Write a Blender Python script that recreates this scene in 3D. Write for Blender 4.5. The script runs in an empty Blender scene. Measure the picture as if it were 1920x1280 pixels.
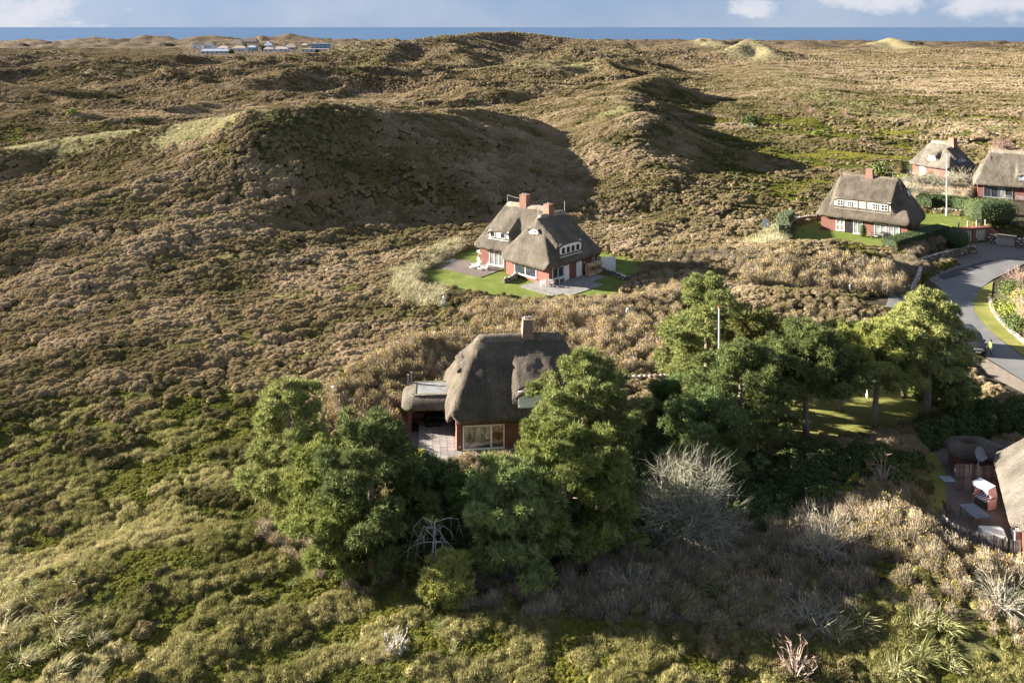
import bpy, math, random
import numpy as np
from mathutils import Vector, Matrix
PI = math.pi
scene = bpy.context.scene
root_col = scene.collection
# ------------------------------------------------------------------ camera, sky, sun, exposure
FPX, CZ, HOR = 1650.0, 35.0, 51.0          # focal length in photo pixels, camera height, horizon row
cam_d = bpy.data.cameras.new('camera')
cam_d.sensor_width = 36.0
cam_d.lens = 36.0 * FPX / 1920.0
cam_d.shift_y = -(640.0 - HOR) / 1920.0
cam_d.clip_start, cam_d.clip_end = 1.0, 200000.0
cam = bpy.data.objects.new('camera', cam_d)
cam.location = (0, 0, CZ)
cam.rotation_euler = (PI / 2, 0, 0)
root_col.objects.link(cam)
scene.camera = cam

SUN_EL, SUN_BACK = math.radians(17.0), math.radians(14)    # sun low, to the left and a little beyond the scene
SUN_AZ = math.radians(-90) + SUN_BACK                       # compass-like angle from +Y, negative = left
world = bpy.data.worlds.new('World')
scene.world = world
world.use_nodes = True
wn, wl = world.node_tree.nodes, world.node_tree.links
wn.clear()
w_out = wn.new('ShaderNodeOutputWorld')
w_bg = wn.new('ShaderNodeBackground')
w_bg.inputs['Strength'].default_value = 0.05
sky = wn.new('ShaderNodeTexSky')
sky.sky_type = 'NISHITA'
sky.sun_disc = False
sky.sun_elevation = SUN_EL
sky.sun_rotation = SUN_AZ
sky.altitude = 0
sky.air_density, sky.dust_density, sky.ozone_density = 0.6, 0.1, 5.0

def wmath(op, a, b=None, clamp=False):
    n = wn.new('ShaderNodeMath'); n.operation = op; n.use_clamp = clamp
    for i, v in enumerate((a, b)):
        if v is None: continue
        if isinstance(v, (int, float)): n.inputs[i].default_value = v
        else: wl.new(v, n.inputs[i])
    return n.outputs[0]
# cumulus low over the horizon: banks at their own bearings, broken up by noise
tc = wn.new('ShaderNodeTexCoord')
sep = wn.new('ShaderNodeSeparateXYZ'); wl.new(tc.outputs['Generated'], sep.inputs[0])
az = wmath('ARCTAN2', sep.outputs[0], sep.outputs[1])
elv = wmath('ARCSINE', sep.outputs[2])
comb = wn.new('ShaderNodeCombineXYZ')
wl.new(wmath('MULTIPLY', az, 1.0), comb.inputs[0]); wl.new(wmath('MULTIPLY', elv, 1.7), comb.inputs[1])
cn = wn.new('ShaderNodeTexNoise'); cn.inputs['Scale'].default_value = 26; cn.inputs['Detail'].default_value = 7; cn.inputs['Roughness'].default_value = 0.62
wl.new(comb.outputs[0], cn.inputs['Vector'])
cn2 = wn.new('ShaderNodeTexNoise'); cn2.inputs['Scale'].default_value = 5; cn2.inputs['Detail'].default_value = 3
wl.new(comb.outputs[0], cn2.inputs['Vector'])
blob = None
for a0, e0, ra, re, k in ((-0.54, 0.012, 0.12, 0.040, 1.15), (0.272, 0.022, 0.04, 0.018, 1.0), (0.395, 0.027, 0.085, 0.02, .95), (0.51, 0.028, 0.08, 0.026, 1.0),
                          (-1.1, .06, .2, .05, .9), (1.0, .05, .16, .04, .9), (1.7, .08, .3, .06, .8), (-2.0, .07, .3, .06, .8), (2.7, .07, .3, .06, .9), (0.1, .16, .3, .04, .7), (-.6, .22, .25, .05, .7)):
    dx = wmath('DIVIDE', wmath('SUBTRACT', az, a0), ra); dy = wmath('DIVIDE', wmath('SUBTRACT', elv, e0), re)
    g = wmath('MULTIPLY', wmath('EXPONENT', wmath('MULTIPLY', wmath('ADD', wmath('MULTIPLY', dx, dx), wmath('MULTIPLY', dy, dy)), -1.0)), k)
    blob = g if blob is None else wmath('MAXIMUM', blob, g)
dens = wmath('ADD', blob, wmath('MULTIPLY', wmath('SUBTRACT', cn.outputs['Fac'], 0.5), 1.5))
mask = wn.new('ShaderNodeMapRange'); mask.interpolation_type = 'SMOOTHSTEP'
mask.inputs[1].default_value = 0.30; mask.inputs[2].default_value = 0.95; wl.new(dens, mask.inputs[0])
thin = wn.new('ShaderNodeMapRange'); thin.interpolation_type = 'SMOOTHSTEP'
thin.inputs[1].default_value = 0.25; thin.inputs[2].default_value = 0.8; thin.inputs[3].default_value = 0.0; thin.inputs[4].default_value = 0.42; wl.new(cn2.outputs['Fac'], thin.inputs[0])
cm = wmath('MAXIMUM', wmath('MULTIPLY', mask.outputs[0], 0.85), thin.outputs[0])
ccol = wn.new('ShaderNodeMix'); ccol.data_type = 'RGBA'
wl.new(cn.outputs['Fac'], ccol.inputs[0])
ccol.inputs[6].default_value = (2.0, 2.25, 2.75, 1); ccol.inputs[7].default_value = (3.6, 3.4, 3.35, 1)
skymix = wn.new('ShaderNodeMix'); skymix.data_type = 'RGBA'
wl.new(cm, skymix.inputs[0]); tint = wn.new('ShaderNodeMix'); tint.data_type = 'RGBA'; tint.blend_type = 'MULTIPLY'; tint.inputs[0].default_value = 1.0
tint.inputs[7].default_value = (.40, .39, .455, 1); wl.new(sky.outputs[0], tint.inputs[6]); 
sky_fill = wn.new('ShaderNodeMix'); sky_fill.data_type = 'RGBA'; sky_fill.inputs[0].default_value = 0.72; sky_fill.inputs[7].default_value = (1.12, 1.52, 2.20, 1)   # even pale blue added over the whole sky to lift the fill light
wl.new(tint.outputs[2], sky_fill.inputs[6]); wl.new(sky_fill.outputs[2], skymix.inputs[6]); wl.new(ccol.outputs[2], skymix.inputs[7])
wl.new(skymix.outputs[2], w_bg.inputs['Color'])
wl.new(w_bg.outputs[0], w_out.inputs['Surface'])

sun_d = bpy.data.lights.new('sun', 'SUN')
sun_d.energy = 5.0
sun_d.angle = math.radians(0.53)
sun_d.color = (1.0, 0.92, 0.80)
sun = bpy.data.objects.new('sun', sun_d)
sun_vec = Vector((math.sin(SUN_AZ) * math.cos(SUN_EL), math.cos(SUN_AZ) * math.cos(SUN_EL), math.sin(SUN_EL)))
sun.rotation_euler = (-sun_vec).to_track_quat('-Z', 'Y').to_euler()
sun.location = (-60, 60, 90)
root_col.objects.link(sun)
scene.view_settings.view_transform = 'Standard'
scene.view_settings.look = 'None'
scene.view_settings.exposure = 2.5
scene.view_settings.gamma = 1.0
scene.view_settings.use_curve_mapping = False
scene.cycles.max_bounces = 5
scene.cycles.diffuse_bounces = 2
scene.cycles.transparent_max_bounces = 6

# ------------------------------------------------------------------ small tools
rs = np.random.RandomState(7)

def _hash(ix, iy, seed):
    n = (ix.astype(np.int64) * 374761393 + iy.astype(np.int64) * 668265263 + seed * 1442695041) & 0xffffffff
    n = ((n ^ (n >> 13)) * 1274126177) & 0xffffffff
    return ((n ^ (n >> 16)) & 0xffff) / 65535.0

def vnoise(x, y, seed=0):
    ix, iy = np.floor(x), np.floor(y)
    fx, fy = x - ix, y - iy
    fx, fy = fx * fx * fx * (fx * (fx * 6 - 15) + 10), fy * fy * fy * (fy * (fy * 6 - 15) + 10)
    a, b = _hash(ix, iy, seed), _hash(ix + 1, iy, seed)
    c, d = _hash(ix, iy + 1, seed), _hash(ix + 1, iy + 1, seed)
    return (a * (1 - fx) + b * fx) * (1 - fy) + (c * (1 - fx) + d * fx) * fy

def fbm(x, y, seed=0, oct=4, gain=0.5):
    s = 0; amp = 1; tot = 0
    for o in range(oct):
        s = s + amp * vnoise(x * 2 ** o + 17.3 * o, y * 2 ** o - 9.1 * o, seed + o); tot += amp; amp *= gain
    return s / tot

def sstep(a, b, x):
    t = np.clip((x - a) / (b - a), 0, 1); return t * t * (3 - 2 * t)

def seg_dist(x, y, poly):
    """distance to a polyline, parameter value interpolated from column 2 and side (+1 right of travel)"""
    best = np.full(x.shape, 1e18); val = np.zeros(x.shape); side = np.zeros(x.shape)
    for (x0, y0, v0), (x1, y1, v1) in zip(poly[:-1], poly[1:]):
        dx, dy = x1 - x0, y1 - y0
        t = np.clip(((x - x0) * dx + (y - y0) * dy) / (dx * dx + dy * dy), 0, 1)
        ex, ey = x - x0 - t * dx, y - y0 - t * dy
        d2 = ex * ex + ey * ey
        m = d2 < best
        best = np.where(m, d2, best); val = np.where(m, v0 + t * (v1 - v0), val)
        side = np.where(m, np.sign(dy * (x - x0) - dx * (y - y0)), side)
    return np.sqrt(best), val, side

def inside(x, y, poly):
    r = np.zeros(x.shape, bool); n = len(poly)
    for i in range(n):
        (x0, y0), (x1, y1) = poly[i][:2], poly[(i + 1) % n][:2]
        if y0 == y1: continue
        c = ((y0 > y) != (y1 > y)) & (x < (x1 - x0) * (y - y0) / (y1 - y0) + x0)
        r ^= c
    return r

def poly_mask(x, y, poly, margin):
    """1 inside, falling to 0 over margin metres outside"""
    p = [(a, b, 0) for a, b in poly]; p.append(p[0])
    d, _, _ = seg_dist(x, y, p)
    return np.where(inside(x, y, poly), 1.0, 1 - sstep(0, margin, d))

def W(px, py, z=0.0):
    """surveyed photo point on a level z -> world x, y"""
    d = FPX * (CZ - z) / (py - HOR)
    return ((px - 960) / FPX * d, d)

def WP(pts, z=0.0): return [W(a, b, z) for a, b in pts]

def crest(px, py, d): return ((px - 960) / FPX * d, d, CZ - (py - HOR) * d / FPX)

# ------------------------------------------------------------------ the lie of the land
RIDGES = [  # crest points (photo x, photo y, distance), width left of travel, width right of travel, crest rounding
    ([(-80, 300, 178), (0, 285, 182), (150, 264, 187), (271, 246, 186), (380, 221, 178), (437, 206, 175), (530, 199, 179), (627, 194, 186), (714, 206, 195), (794, 212, 205), (920, 210, 222), (985, 228, 234), (1040, 262, 240)], 42, 42, 2.0),
    ([(-150, 380, 145), (0, 372, 150), (200, 368, 152), (330, 380, 150)], 45, 40, 6),
    ([(280, 150, 500), (340, 137, 540), (400, 141, 530), (470, 134, 560), (560, 127, 600), (650, 136, 570)], 35, 35, 3),
    ([(150, 136, 560), (220, 128, 600), (290, 130, 600)], 40, 35, 3),
    ([(470, 150, 470), (520, 141, 490), (600, 136, 520)], 30, 30, 3),
    ([(60, 205, 330), (90, 198, 345), (130, 208, 330)], 16, 14, 2),
    ([(1215, 136, 440), (1170, 172, 350), (1155, 193, 300), (1165, 210, 262), (1206, 221, 223), (1202, 290, 197), (1215, 372, 167), (1228, 412, 159.5)], 32, 46, 2.5),
    ([(1222, 200, 262), (1165, 213, 258)], 22, 22, 2),
    ([(1325, 112, 930), (1370, 88, 965), (1402, 73, 980), (1425, 79, 970), (1450, 92, 950), (1500, 113, 930)], 60, 60, 4),
    ([(540, 114, 720), (640, 98, 770), (740, 85, 840), (800, 76, 900), (890, 62, 1100), (960, 60, 1150), (1060, 71, 1150), (1150, 82, 1100)], 70, 120, 6),
    ([(740, 85, 840), (735, 103, 720), (695, 125, 620)], 34, 60, 3),
    ([(820, 70, 1050), (850, 98, 800), (870, 118, 680)], 42, 70, 4),
    ([(980, 122, 620), (1015, 112, 660), (1070, 106, 720), (1120, 104, 800), (1190, 98, 900), (1260, 90, 1000)], 60, 90, 5),
    ([(1000, 130, 560), (1090, 125, 600), (1180, 122, 640)], 40, 60, 4),
    ([(-120, 128, 500), (-60, 140, 470), (20, 165, 440)], 32, 50, 3),
    ([(60, 120, 720), (170, 110, 780), (240, 118, 740)], 60, 60, 4),
    ([(280, 122, 700), (360, 117, 760), (420, 124, 700)], 50, 50, 4),
    ([(430, 132, 640), (520, 122, 690), (600, 126, 650)], 45, 50, 4),
    ([(1420, 118, 760), (1480, 150, 520), (1560, 175, 420)], 60, 50, 5),
    ([(1560, 101, 1200), (1600, 92, 1260), (1660, 99, 1230)], 28, 55, 3),
    ([(1690, 101, 1150), (1780, 90, 1250), (1850, 98, 1200)], 30, 60, 3),
    ([(1235, 101, 1020), (1290, 90, 1090), (1345, 100, 1050)], 30, 60, 3),
    ([(1840, 92, 1380), (1900, 83, 1430), (1970, 92, 1380)], 34, 60, 3),
    ([(1430, 106, 950), (1478, 96, 1000), (1535, 107, 950)], 26, 50, 3),
    ([(1060, 96, 900), (1110, 88, 980), (1180, 94, 940)], 30, 60, 3),
    ([(30, 104, 900), (90, 96, 960), (150, 103, 920)], 34, 60, 3),
    ([(1240, 88, 1500), (1330, 74, 1560), (1350, 84, 1500)], 90, 90, 6),
    ([(1480, 92, 1500), (1510, 79, 1550), (1560, 92, 1500)], 70, 70, 6),
    ([(1600, 92, 1500), (1665, 75, 1600), (1720, 90, 1500)], 80, 80, 6),
    ([(1760, 92, 1500), (1800, 80, 1560), (1880, 85, 1580), (2000, 84, 1600)], 80, 80, 6),
    ([(100, 84, 2100), (175, 68, 2200), (215, 78, 2150), (285, 66, 2250), (330, 77, 2200), (400, 67, 2250), (440, 77, 2200), (540, 66, 2250), (620, 76, 2200), (700, 78, 2000)], 80, 110, 5),
    ([(-200, 78, 2000), (40, 77, 2050), (120, 80, 2000)], 80, 110, 5),
]
RIDGES = [([crest(*p) for p in pts], a, b, c) for pts, a, b, c in RIDGES]
BANKS = [  # garden banks: (photo x, photo y on level ground, height), half width
    ([(600, 800, .3), (640, 765, 1.0), (710, 712, 1.3), (800, 665, 1.4), (900, 628, 1.4), (1100, 628, 1.5), (1230, 655, 1.0), (1290, 680, .2)], 5.0),
    ([(905, 452, .5), (850, 470, .8), (790, 492, 1.0), (762, 522, 1.1), (772, 552, 1.0), (850, 580, .8), (1000, 590, .9), (1150, 590, .9), (1260, 570, .9), (1300, 545, .6)], 4.0),
    ([(1390, 512, 1.5), (1450, 512, 3.4), (1520, 508, 3.8), (1590, 512, 3.8), (1650, 520, 2.8), (1690, 522, .8)], 8.5),
    ([(1600, 930, .5), (1640, 1000, 1.8), (1690, 1075, 2.6), (1760, 1140, 2.8), (1900, 1190, 2.6), (2000, 1210, 2.6)], 6.5),
    ([(1360, 590, .4), (1430, 575, 1.6), (1540, 585, 1.8), (1620, 605, 1.2), (1660, 625, .3)], 6.5),
    ([(1150, 520, .1), (1185, 510, .8), (1250, 515, .9), (1300, 520, .3)], 3.5),
    ([(1180, 482, .6), (1300, 490, .8), (1430, 478, 1.0), (1500, 466, .8)], 5.0),
    ([(1905, 560, .3), (1900, 600, 1.2), (1935, 650, 1.4), (1990, 700, 1.4)], 5.5),
    ([(1560, 800, .1), (1640, 835, 1.0), (1735, 800, 1.4), (1850, 770, 1.6), (1950, 760, 1.6)], 5.0),
]
BANKS = [([W(a, b) + (h,) for a, b, h in pts], w) for pts, w in BANKS]
GARDEN = WP([(610, 860), (690, 735), (800, 640), (720, 545), (800, 470), (900, 440), (1140, 450), (1280, 470), (1440, 420), (1520, 395), (1690, 335), (1760, 318), (2100, 318), (2300, 700), (2300, 1150), (1500, 1180), (1100, 1000), (700, 900)])
LAWN_MID = WP([(781, 522), (795, 507), (825, 494), (866, 472), (900, 462), (1020, 458), (1140, 474), (1205, 490), (1206, 512), (1172, 536), (1163, 556), (1110, 561), (1000, 561), (930, 556), (880, 549), (830, 541), (795, 533)])
LAWN_EAST = WP([(1478, 455), (1490, 425), (1540, 410), (1640, 405), (1740, 398), (1790, 402), (1822, 415), (1812, 432), (1760, 445), (1690, 455), (1660, 470), (1560, 452), (1500, 466)])
LAWN_PINES = WP([(1230, 705), (1400, 700), (1560, 690), (1640, 715), (1850, 725), (1845, 752), (1730, 795), (1640, 820), (1480, 830), (1320, 800), (1240, 740)])
ROAD = [W(a, b, z) + (z,) for a, b, z in ((2030, 452, -2.4), (1940, 472, -2.3), (1866, 504, -1.9), (1806, 535, -1.2), (1786, 560, -.8), (1800, 592, -.5), (1838, 630, -.2), (1885, 680, 0), (1945, 725, 0), (2040, 780, 0))]
PATIO_LOW = WP([(752, 790), (1010, 800), (1010, 850), (940, 862), (800, 866), (770, 830)])
PATIO_SE = WP([(1745, 840), (1960, 830), (1995, 1095), (1915, 1078), (1856, 1066), (1800, 1055), (1765, 1030), (1750, 995), (1745, 930)])
PADS = [(LAWN_MID, 0.0, 6.0), (LAWN_EAST, 0.0, 3.0), (LAWN_PINES, 0.0, 4.0), (PATIO_LOW, 0.0, 2.5), (PATIO_SE, 0.0, 2.0),
        (WP([(1690, 325), (1830, 325), (1830, 350), (1690, 350)]), 0.0, 10.0), (WP([(1800, 362), (2050, 355), (2050, 402), (1830, 408), (1790, 385)]), 0.0, 6.0),
        (WP([(1806, 456), (1852, 452), (1960, 450), (2050, 446), (2050, 478), (1900, 492), (1770, 502), (1730, 520), (1722, 512), (1760, 488), (1812, 472)], -2.3), -2.3, 1.2), (WP([(800, 600), (830, 690), (1080, 690), (1100, 640)]), 0.0, 2.0)]

def base_z(x, y):
    d = np.hypot(x, y)
    return np.interp(d, [0, 300, 600, 1000, 1400, 1800, 2400, 3200, 9000], [0, 0, -1.5, -2.5, -3, -4, -7, -22, -60])

def height(x, y, full=False):
    x = np.asarray(x, float); y = np.asarray(y, float)
    gm = poly_mask(x, y, GARDEN, 10.0)
    b = base_z(x, y)
    acc = np.zeros(x.shape); crestm = np.zeros(x.shape)
    wx, wy = x + (vnoise(x / 22, y / 22, 51) - .5) * 8, y + (vnoise(x / 22, y / 22, 52) - .5) * 8
    for pts, wl_, wr_, r0 in RIDGES:
        d, z, s = seg_dist(wx, wy, pts)
        w = np.where(s > 0, wr_, wl_) * (0.85 + 0.4 * vnoise(x / 35, y / 35, 60))
        sd = (np.sqrt(d * d + r0 * r0) - r0) / w
        f = np.clip(1 - sd, 0, 1) ** 1.55
        bz = np.interp(np.hypot(x, y), [0, 300, 600, 1000, 1400, 1800, 2400, 3200], [0, 0, -1.5, -2.5, -3, -4, -7, -22])
        acc = acc + np.clip((z - bz) * f, 0, None) ** 5
        crestm = np.maximum(crestm, f)
    r = acc ** 0.2
    far = sstep(170, 420, y)
    n1 = fbm(x / 42 + 3.1, y / 42, 3, 4) - .5
    dune = np.clip(1 - np.abs(fbm(x / 130, y / 95, 9, 4) - .5) * 5.0, 0, 1) ** 1.5
    dune2 = np.clip(1 - np.abs(fbm(x / 60, y / 48, 19, 3) - .5) * 5.0, 0, 1) ** 1.5
    flat = 1 - sstep(780, 1000, y) * (1 - sstep(1440, 1620, y)) * 0.9
    flat = flat * (1 - 0.8 * sstep(0.12, .3, x / np.maximum(y, 1)) * sstep(250, 400, y) * (1 - sstep(1250, 1450, y)))
    n = n1 * (1.4 + 2.2 * far * flat) + far * (dune * 9.5 * sstep(320, 620, y) + dune2 * 4.0 - 2.4) * flat
    n = n + (fbm(x / 9, y / 9, 33, 3) - .5) * 0.9
    diag = (vnoise((x * .8 - y * .6) / 5.5, (x * .6 + y * .8) / 26, 41) - .5) * 1.1 * (1 - far)
    n = n * (1 - .55 * sstep(.15, .6, crestm) * (1 - far * .5))
    h = b + r + (n + diag) * (1 - 0.93 * gm)
    for pts, w in BANKS:
        d, z, s = seg_dist(x, y, pts)
        h = h + z * np.exp(-(d / w) ** 2 * 1.6)
    for poly, z, m in PADS:
        k = poly_mask(x, y, poly, m)
        h = h * (1 - k) + (z - 0.02) * k
    d, rz_, _ = seg_dist(x, y, ROAD)
    rm = 1 - sstep(4.0, 7.0, d)
    h = h * (1 - rm) + (rz_ - 0.03) * rm
    if full: return h, crestm, gm
    return h

def gnd(px, py):
    """first point of the ground seen at a surveyed photo pixel"""
    ds = np.geomspace(30, 3000, 1500)
    x = (px - 960) / FPX * ds; z = CZ - (py - HOR) * ds / FPX
    hh = height(x, ds)
    i = int(np.argmax(hh >= z)) or 1
    t = (z[i - 1] - hh[i - 1]) / ((z[i - 1] - hh[i - 1]) - (z[i] - hh[i]) + 1e-9)
    d = ds[i - 1] + t * (ds[i] - ds[i - 1]); xx = (px - 960) / FPX * d
    return xx, d, float(height(np.array([xx]), np.array([d]))[0])

def hz(x, y): return float(height(np.array([float(x)]), np.array([float(y)]))[0])

# ------------------------------------------------------------------ materials
class NT:
    def __init__(s, name, rough=0.9, spec=0.2):
        s.m = bpy.data.materials.new(name); s.m.use_nodes = True
        s.n, s.l = s.m.node_tree.nodes, s.m.node_tree.links
        s.b = s.n['Principled BSDF']
        s.b.inputs['Roughness'].default_value = rough
        s.b.inputs['Specular IOR Level'].default_value = spec
    def put(s, sock, v):
        if isinstance(v, (int, float)): sock.default_value = v
        elif isinstance(v, (tuple, list)): sock.default_value = tuple(v) + ((1,) if len(v) == 3 and sock.type == 'RGBA' else ())
        else: s.l.new(v, sock)
    def math(s, op, a, b=0.0, clamp=False):
        n = s.n.new('ShaderNodeMath'); n.operation = op; n.use_clamp = clamp
        s.put(n.inputs[0], a); s.put(n.inputs[1], b); return n.outputs[0]
    def pos(s): return s.n.new('ShaderNodeNewGeometry').outputs['Position']
    def obj(s): return s.n.new('ShaderNodeTexCoord').outputs['Object']
    def scale(s, vec, k):
        n = s.n.new('ShaderNodeVectorMath'); n.operation = 'MULTIPLY'; s.put(n.inputs[0], vec); n.inputs[1].default_value = k; return n.outputs[0]
    def noise(s, vec, sc, det=4, rough=.55):
        n = s.n.new('ShaderNodeTexNoise'); n.inputs['Scale'].default_value = sc; n.inputs['Detail'].default_value = det; n.inputs['Roughness'].default_value = rough
        s.put(n.inputs['Vector'], vec); return n.outputs['Fac']
    def vor(s, vec, sc, out='Distance'):
        n = s.n.new('ShaderNodeTexVoronoi'); n.inputs['Scale'].default_value = sc; s.put(n.inputs['Vector'], vec); return n.outputs[out]
    def rng(s, v, a, b, c=0.0, d=1.0):
        n = s.n.new('ShaderNodeMapRange'); n.interpolation_type = 'SMOOTHSTEP'; s.put(n.inputs[0], v)
        for i, k in enumerate((a, b, c, d)): n.inputs[i + 1].default_value = k
        return n.outputs[0]
    def mix(s, f, a, b, mode='MIX'):
        n = s.n.new('ShaderNodeMix'); n.data_type = 'RGBA'; n.blend_type = mode
        s.put(n.inputs[0], f); s.put(n.inputs[6], a); s.put(n.inputs[7], b); return n.outputs[2]
    def ramp(s, f, stops):
        n = s.n.new('ShaderNodeValToRGB'); s.put(n.inputs[0], f); e = n.color_ramp.elements
        while len(e) < len(stops): e.new(0.5)
        for el, (p, c) in zip(e, stops): el.position = p; el.color = tuple(c) + (1,)
        return n.outputs[0]
    def attr(s, name, kind='GEOMETRY', out='Fac'):
        n = s.n.new('ShaderNodeAttribute'); n.attribute_name = name; n.attribute_type = kind; return n.outputs[out]
    def rnd(s): return s.n.new('ShaderNodeObjectInfo').outputs['Random']
    def color(s, c): s.put(s.b.inputs['Base Color'], c); return s
    def bump(s, hgt, dist=.05, st=1.0):
        n = s.n.new('ShaderNodeBump'); n.inputs['Strength'].default_value = st; n.inputs['Distance'].default_value = dist
        s.put(n.inputs['Height'], hgt); s.l.new(n.outputs[0], s.b.inputs['Normal']); return s

def simple(name, col, rough=.7, spec=.3, var=.15, sc=6.0, bump=0.0):
    t = NT(name, rough, spec); p = t.obj(); n = t.noise(p, sc, 5)
    dk = tuple(c * (1 - var) for c in col); lt = tuple(min(1, c * (1 + var)) for c in col)
    t.color(t.ramp(n, [(.3, dk), (.7, lt)]))
    if bump: t.bump(t.noise(p, sc * 4, 4), bump)
    return t.m

# ------------------------------------------------------------------ mesh building
class MB:
    def __init__(s): s.v = []; s.f = []; s.m = []
    def add(s, v, f, mi=0):
        o = len(s.v); s.v += [tuple(p) for p in v]; s.f += [tuple(i + o for i in q) for q in f]; s.m += [mi] * len(f); return s
    def box(s, c, size, rz=0.0, mi=0, taper=1.0):
        hx, hy, hz_ = size[0] / 2, size[1] / 2, size[2] / 2; ca, sa = math.cos(rz), math.sin(rz); v = []
        for z, k in ((-hz_, 1), (hz_, taper)):
            for x, y in ((-hx, -hy), (hx, -hy), (hx, hy), (-hx, hy)):
                x *= k; y *= k; v.append((c[0] + x * ca - y * sa, c[1] + x * sa + y * ca, c[2] + z))
        return s.add(v, [(3, 2, 1, 0), (4, 5, 6, 7), (0, 1, 5, 4), (1, 2, 6, 5), (2, 3, 7, 6), (3, 0, 4, 7)], mi)
    def bar(s, p, q, r, n=6, r2=None, mi=0, cap=True):
        p, q = Vector(p), Vector(q); d = (q - p)
        if d.length < 1e-6: return s
        d.normalize(); a = d.orthogonal().normalized(); b = d.cross(a); r2 = r if r2 is None else r2; v = []
        for c, k in ((p, r), (q, r2)):
            for i in range(n):
                t = 2 * PI * i / n; v.append(c + (a * math.cos(t) + b * math.sin(t)) * k)
        f = [(i, (i + 1) % n, n + (i + 1) % n, n + i) for i in range(n)]
        if cap: f += [tuple(range(n - 1, -1, -1)), tuple(range(n, 2 * n))]
        return s.add(v, f, mi)
    def path(s, pts, radii, n=6, mi=0):
        pts = [Vector(p) for p in pts]; v = []
        for i, p in enumerate(pts):
            d = (pts[min(i + 1, len(pts) - 1)] - pts[max(i - 1, 0)]).normalized()
            a = d.cross(Vector((.31, .87, .21))).normalized(); b = d.cross(a)
            for k in range(n):
                t = 2 * PI * k / n; v.append(p + (a * math.cos(t) + b * math.sin(t)) * radii[i])
        f = []
        for i in range(len(pts) - 1):
            for k in range(n): f.append((i * n + k, i * n + (k + 1) % n, (i + 1) * n + (k + 1) % n, (i + 1) * n + k))
        f += [tuple(range(n - 1, -1, -1)), tuple(range((len(pts) - 1) * n, len(pts) * n))]
        return s.add(v, f, mi)
    def lathe(s, prof, n=12, c=(0, 0, 0), mi=0):
        v = []; f = []
        for r, z in prof:
            for k in range(n):
                t = 2 * PI * k / n; v.append((c[0] + r * math.cos(t), c[1] + r * math.sin(t), c[2] + z))
        for i in range(len(prof) - 1):
            for k in range(n): f.append((i * n + k, i * n + (k + 1) % n, (i + 1) * n + (k + 1) % n, (i + 1) * n + k))
        f += [tuple(range(n - 1, -1, -1)), tuple(range((len(prof) - 1) * n, len(prof) * n))]
        return s.add(v, f, mi)
    def prism(s, pts, z0, z1, mi=0):
        n = len(pts); v = [(x, y, z0) for x, y in pts] + [(x, y, z1) for x, y in pts]
        return s.add(v, [tuple(range(n - 1, -1, -1)), tuple(range(n, 2 * n))] + [(i, (i + 1) % n, n + (i + 1) % n, n + i) for i in range(n)], mi)
    def extrude(s, prof, o, ax, up, wide, width, mi=0):
        """profile (a, b) in the plane ax/up, extruded along wide by width"""
        o, ax, up, wide = Vector(o), Vector(ax), Vector(up), Vector(wide); n = len(prof)
        v = [o + ax * a + up * b + wide * k for k in (-width / 2, width / 2) for a, b in prof]
        return s.add(v, [tuple(range(n - 1, -1, -1)), tuple(range(n, 2 * n))] + [(i, (i + 1) % n, n + (i + 1) % n, n + i) for i in range(n)], mi)
    def mesh(s, name, mats, smooth=False):
        me = bpy.data.meshes.new(name); me.from_pydata([tuple(p) for p in s.v], [], s.f)
        for m in (mats if isinstance(mats, (list, tuple)) else [mats]): me.materials.append(m)
        if any(s.m): me.polygons.foreach_set('material_index', s.m)
        if smooth: me.polygons.foreach_set('use_smooth', [True] * len(s.f))
        me.update(); return me
    def build(s, name, mats, parent=None, smooth=False): return link(name, s.mesh(name, mats, smooth), parent)

def link(name, me, parent=None, loc=None, rot=None, scl=None):
    o = bpy.data.objects.new(name, me); root_col.objects.link(o)
    if parent is not None: o.parent = parent
    if loc is not None: o.location = loc
    if rot is not None: o.rotation_euler = rot
    if scl is not None: o.scale = scl
    return o

def tag(o, label=None, cat=None, group=None, kind=None):
    for k, v in (('label', label), ('category', cat), ('group', group), ('kind', kind)):
        if v: o[k] = v
    return o

def thing(name, label, cat, loc=(0, 0, 0), rz=0.0, group=None):
    o = bpy.data.objects.new(name, None); root_col.objects.link(o); o.empty_display_size = .3
    o.location = loc; o.rotation_euler = (0, 0, rz); return tag(o, label, cat, group)

def copy_tree(o, parent=None):
    c = o.copy(); root_col.objects.link(c)
    if parent is not None: c.parent = parent
    for ch in list(o.children): copy_tree(ch, c)
    return c

def fast_mesh(name, v, f, mats, mi=None, smooth=False, attrs=None):
    """numpy verts (N,3), faces (M,3|4)"""
    me = bpy.data.meshes.new(name); v = np.asarray(v, np.float32); f = np.asarray(f, np.int32); k = f.shape[1]
    me.vertices.add(len(v)); me.vertices.foreach_set('co', v.ravel())
    me.loops.add(f.size); me.loops.foreach_set('vertex_index', f.ravel())
    me.polygons.add(len(f)); me.polygons.foreach_set('loop_start', np.arange(0, f.size, k, dtype=np.int32))
    if mi is not None: me.polygons.foreach_set('material_index', np.asarray(mi, np.int32))
    if smooth: me.polygons.foreach_set('use_smooth', np.ones(len(f), bool))
    for m in (mats if isinstance(mats, (list, tuple)) else [mats]): me.materials.append(m)
    for nm, a in (attrs or {}).items():
        at = me.attributes.new(nm, 'FLOAT', 'POINT'); at.data.foreach_set('value', np.asarray(a, np.float32))
    me.update(calc_edges=True); me.validate(); return me
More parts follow.
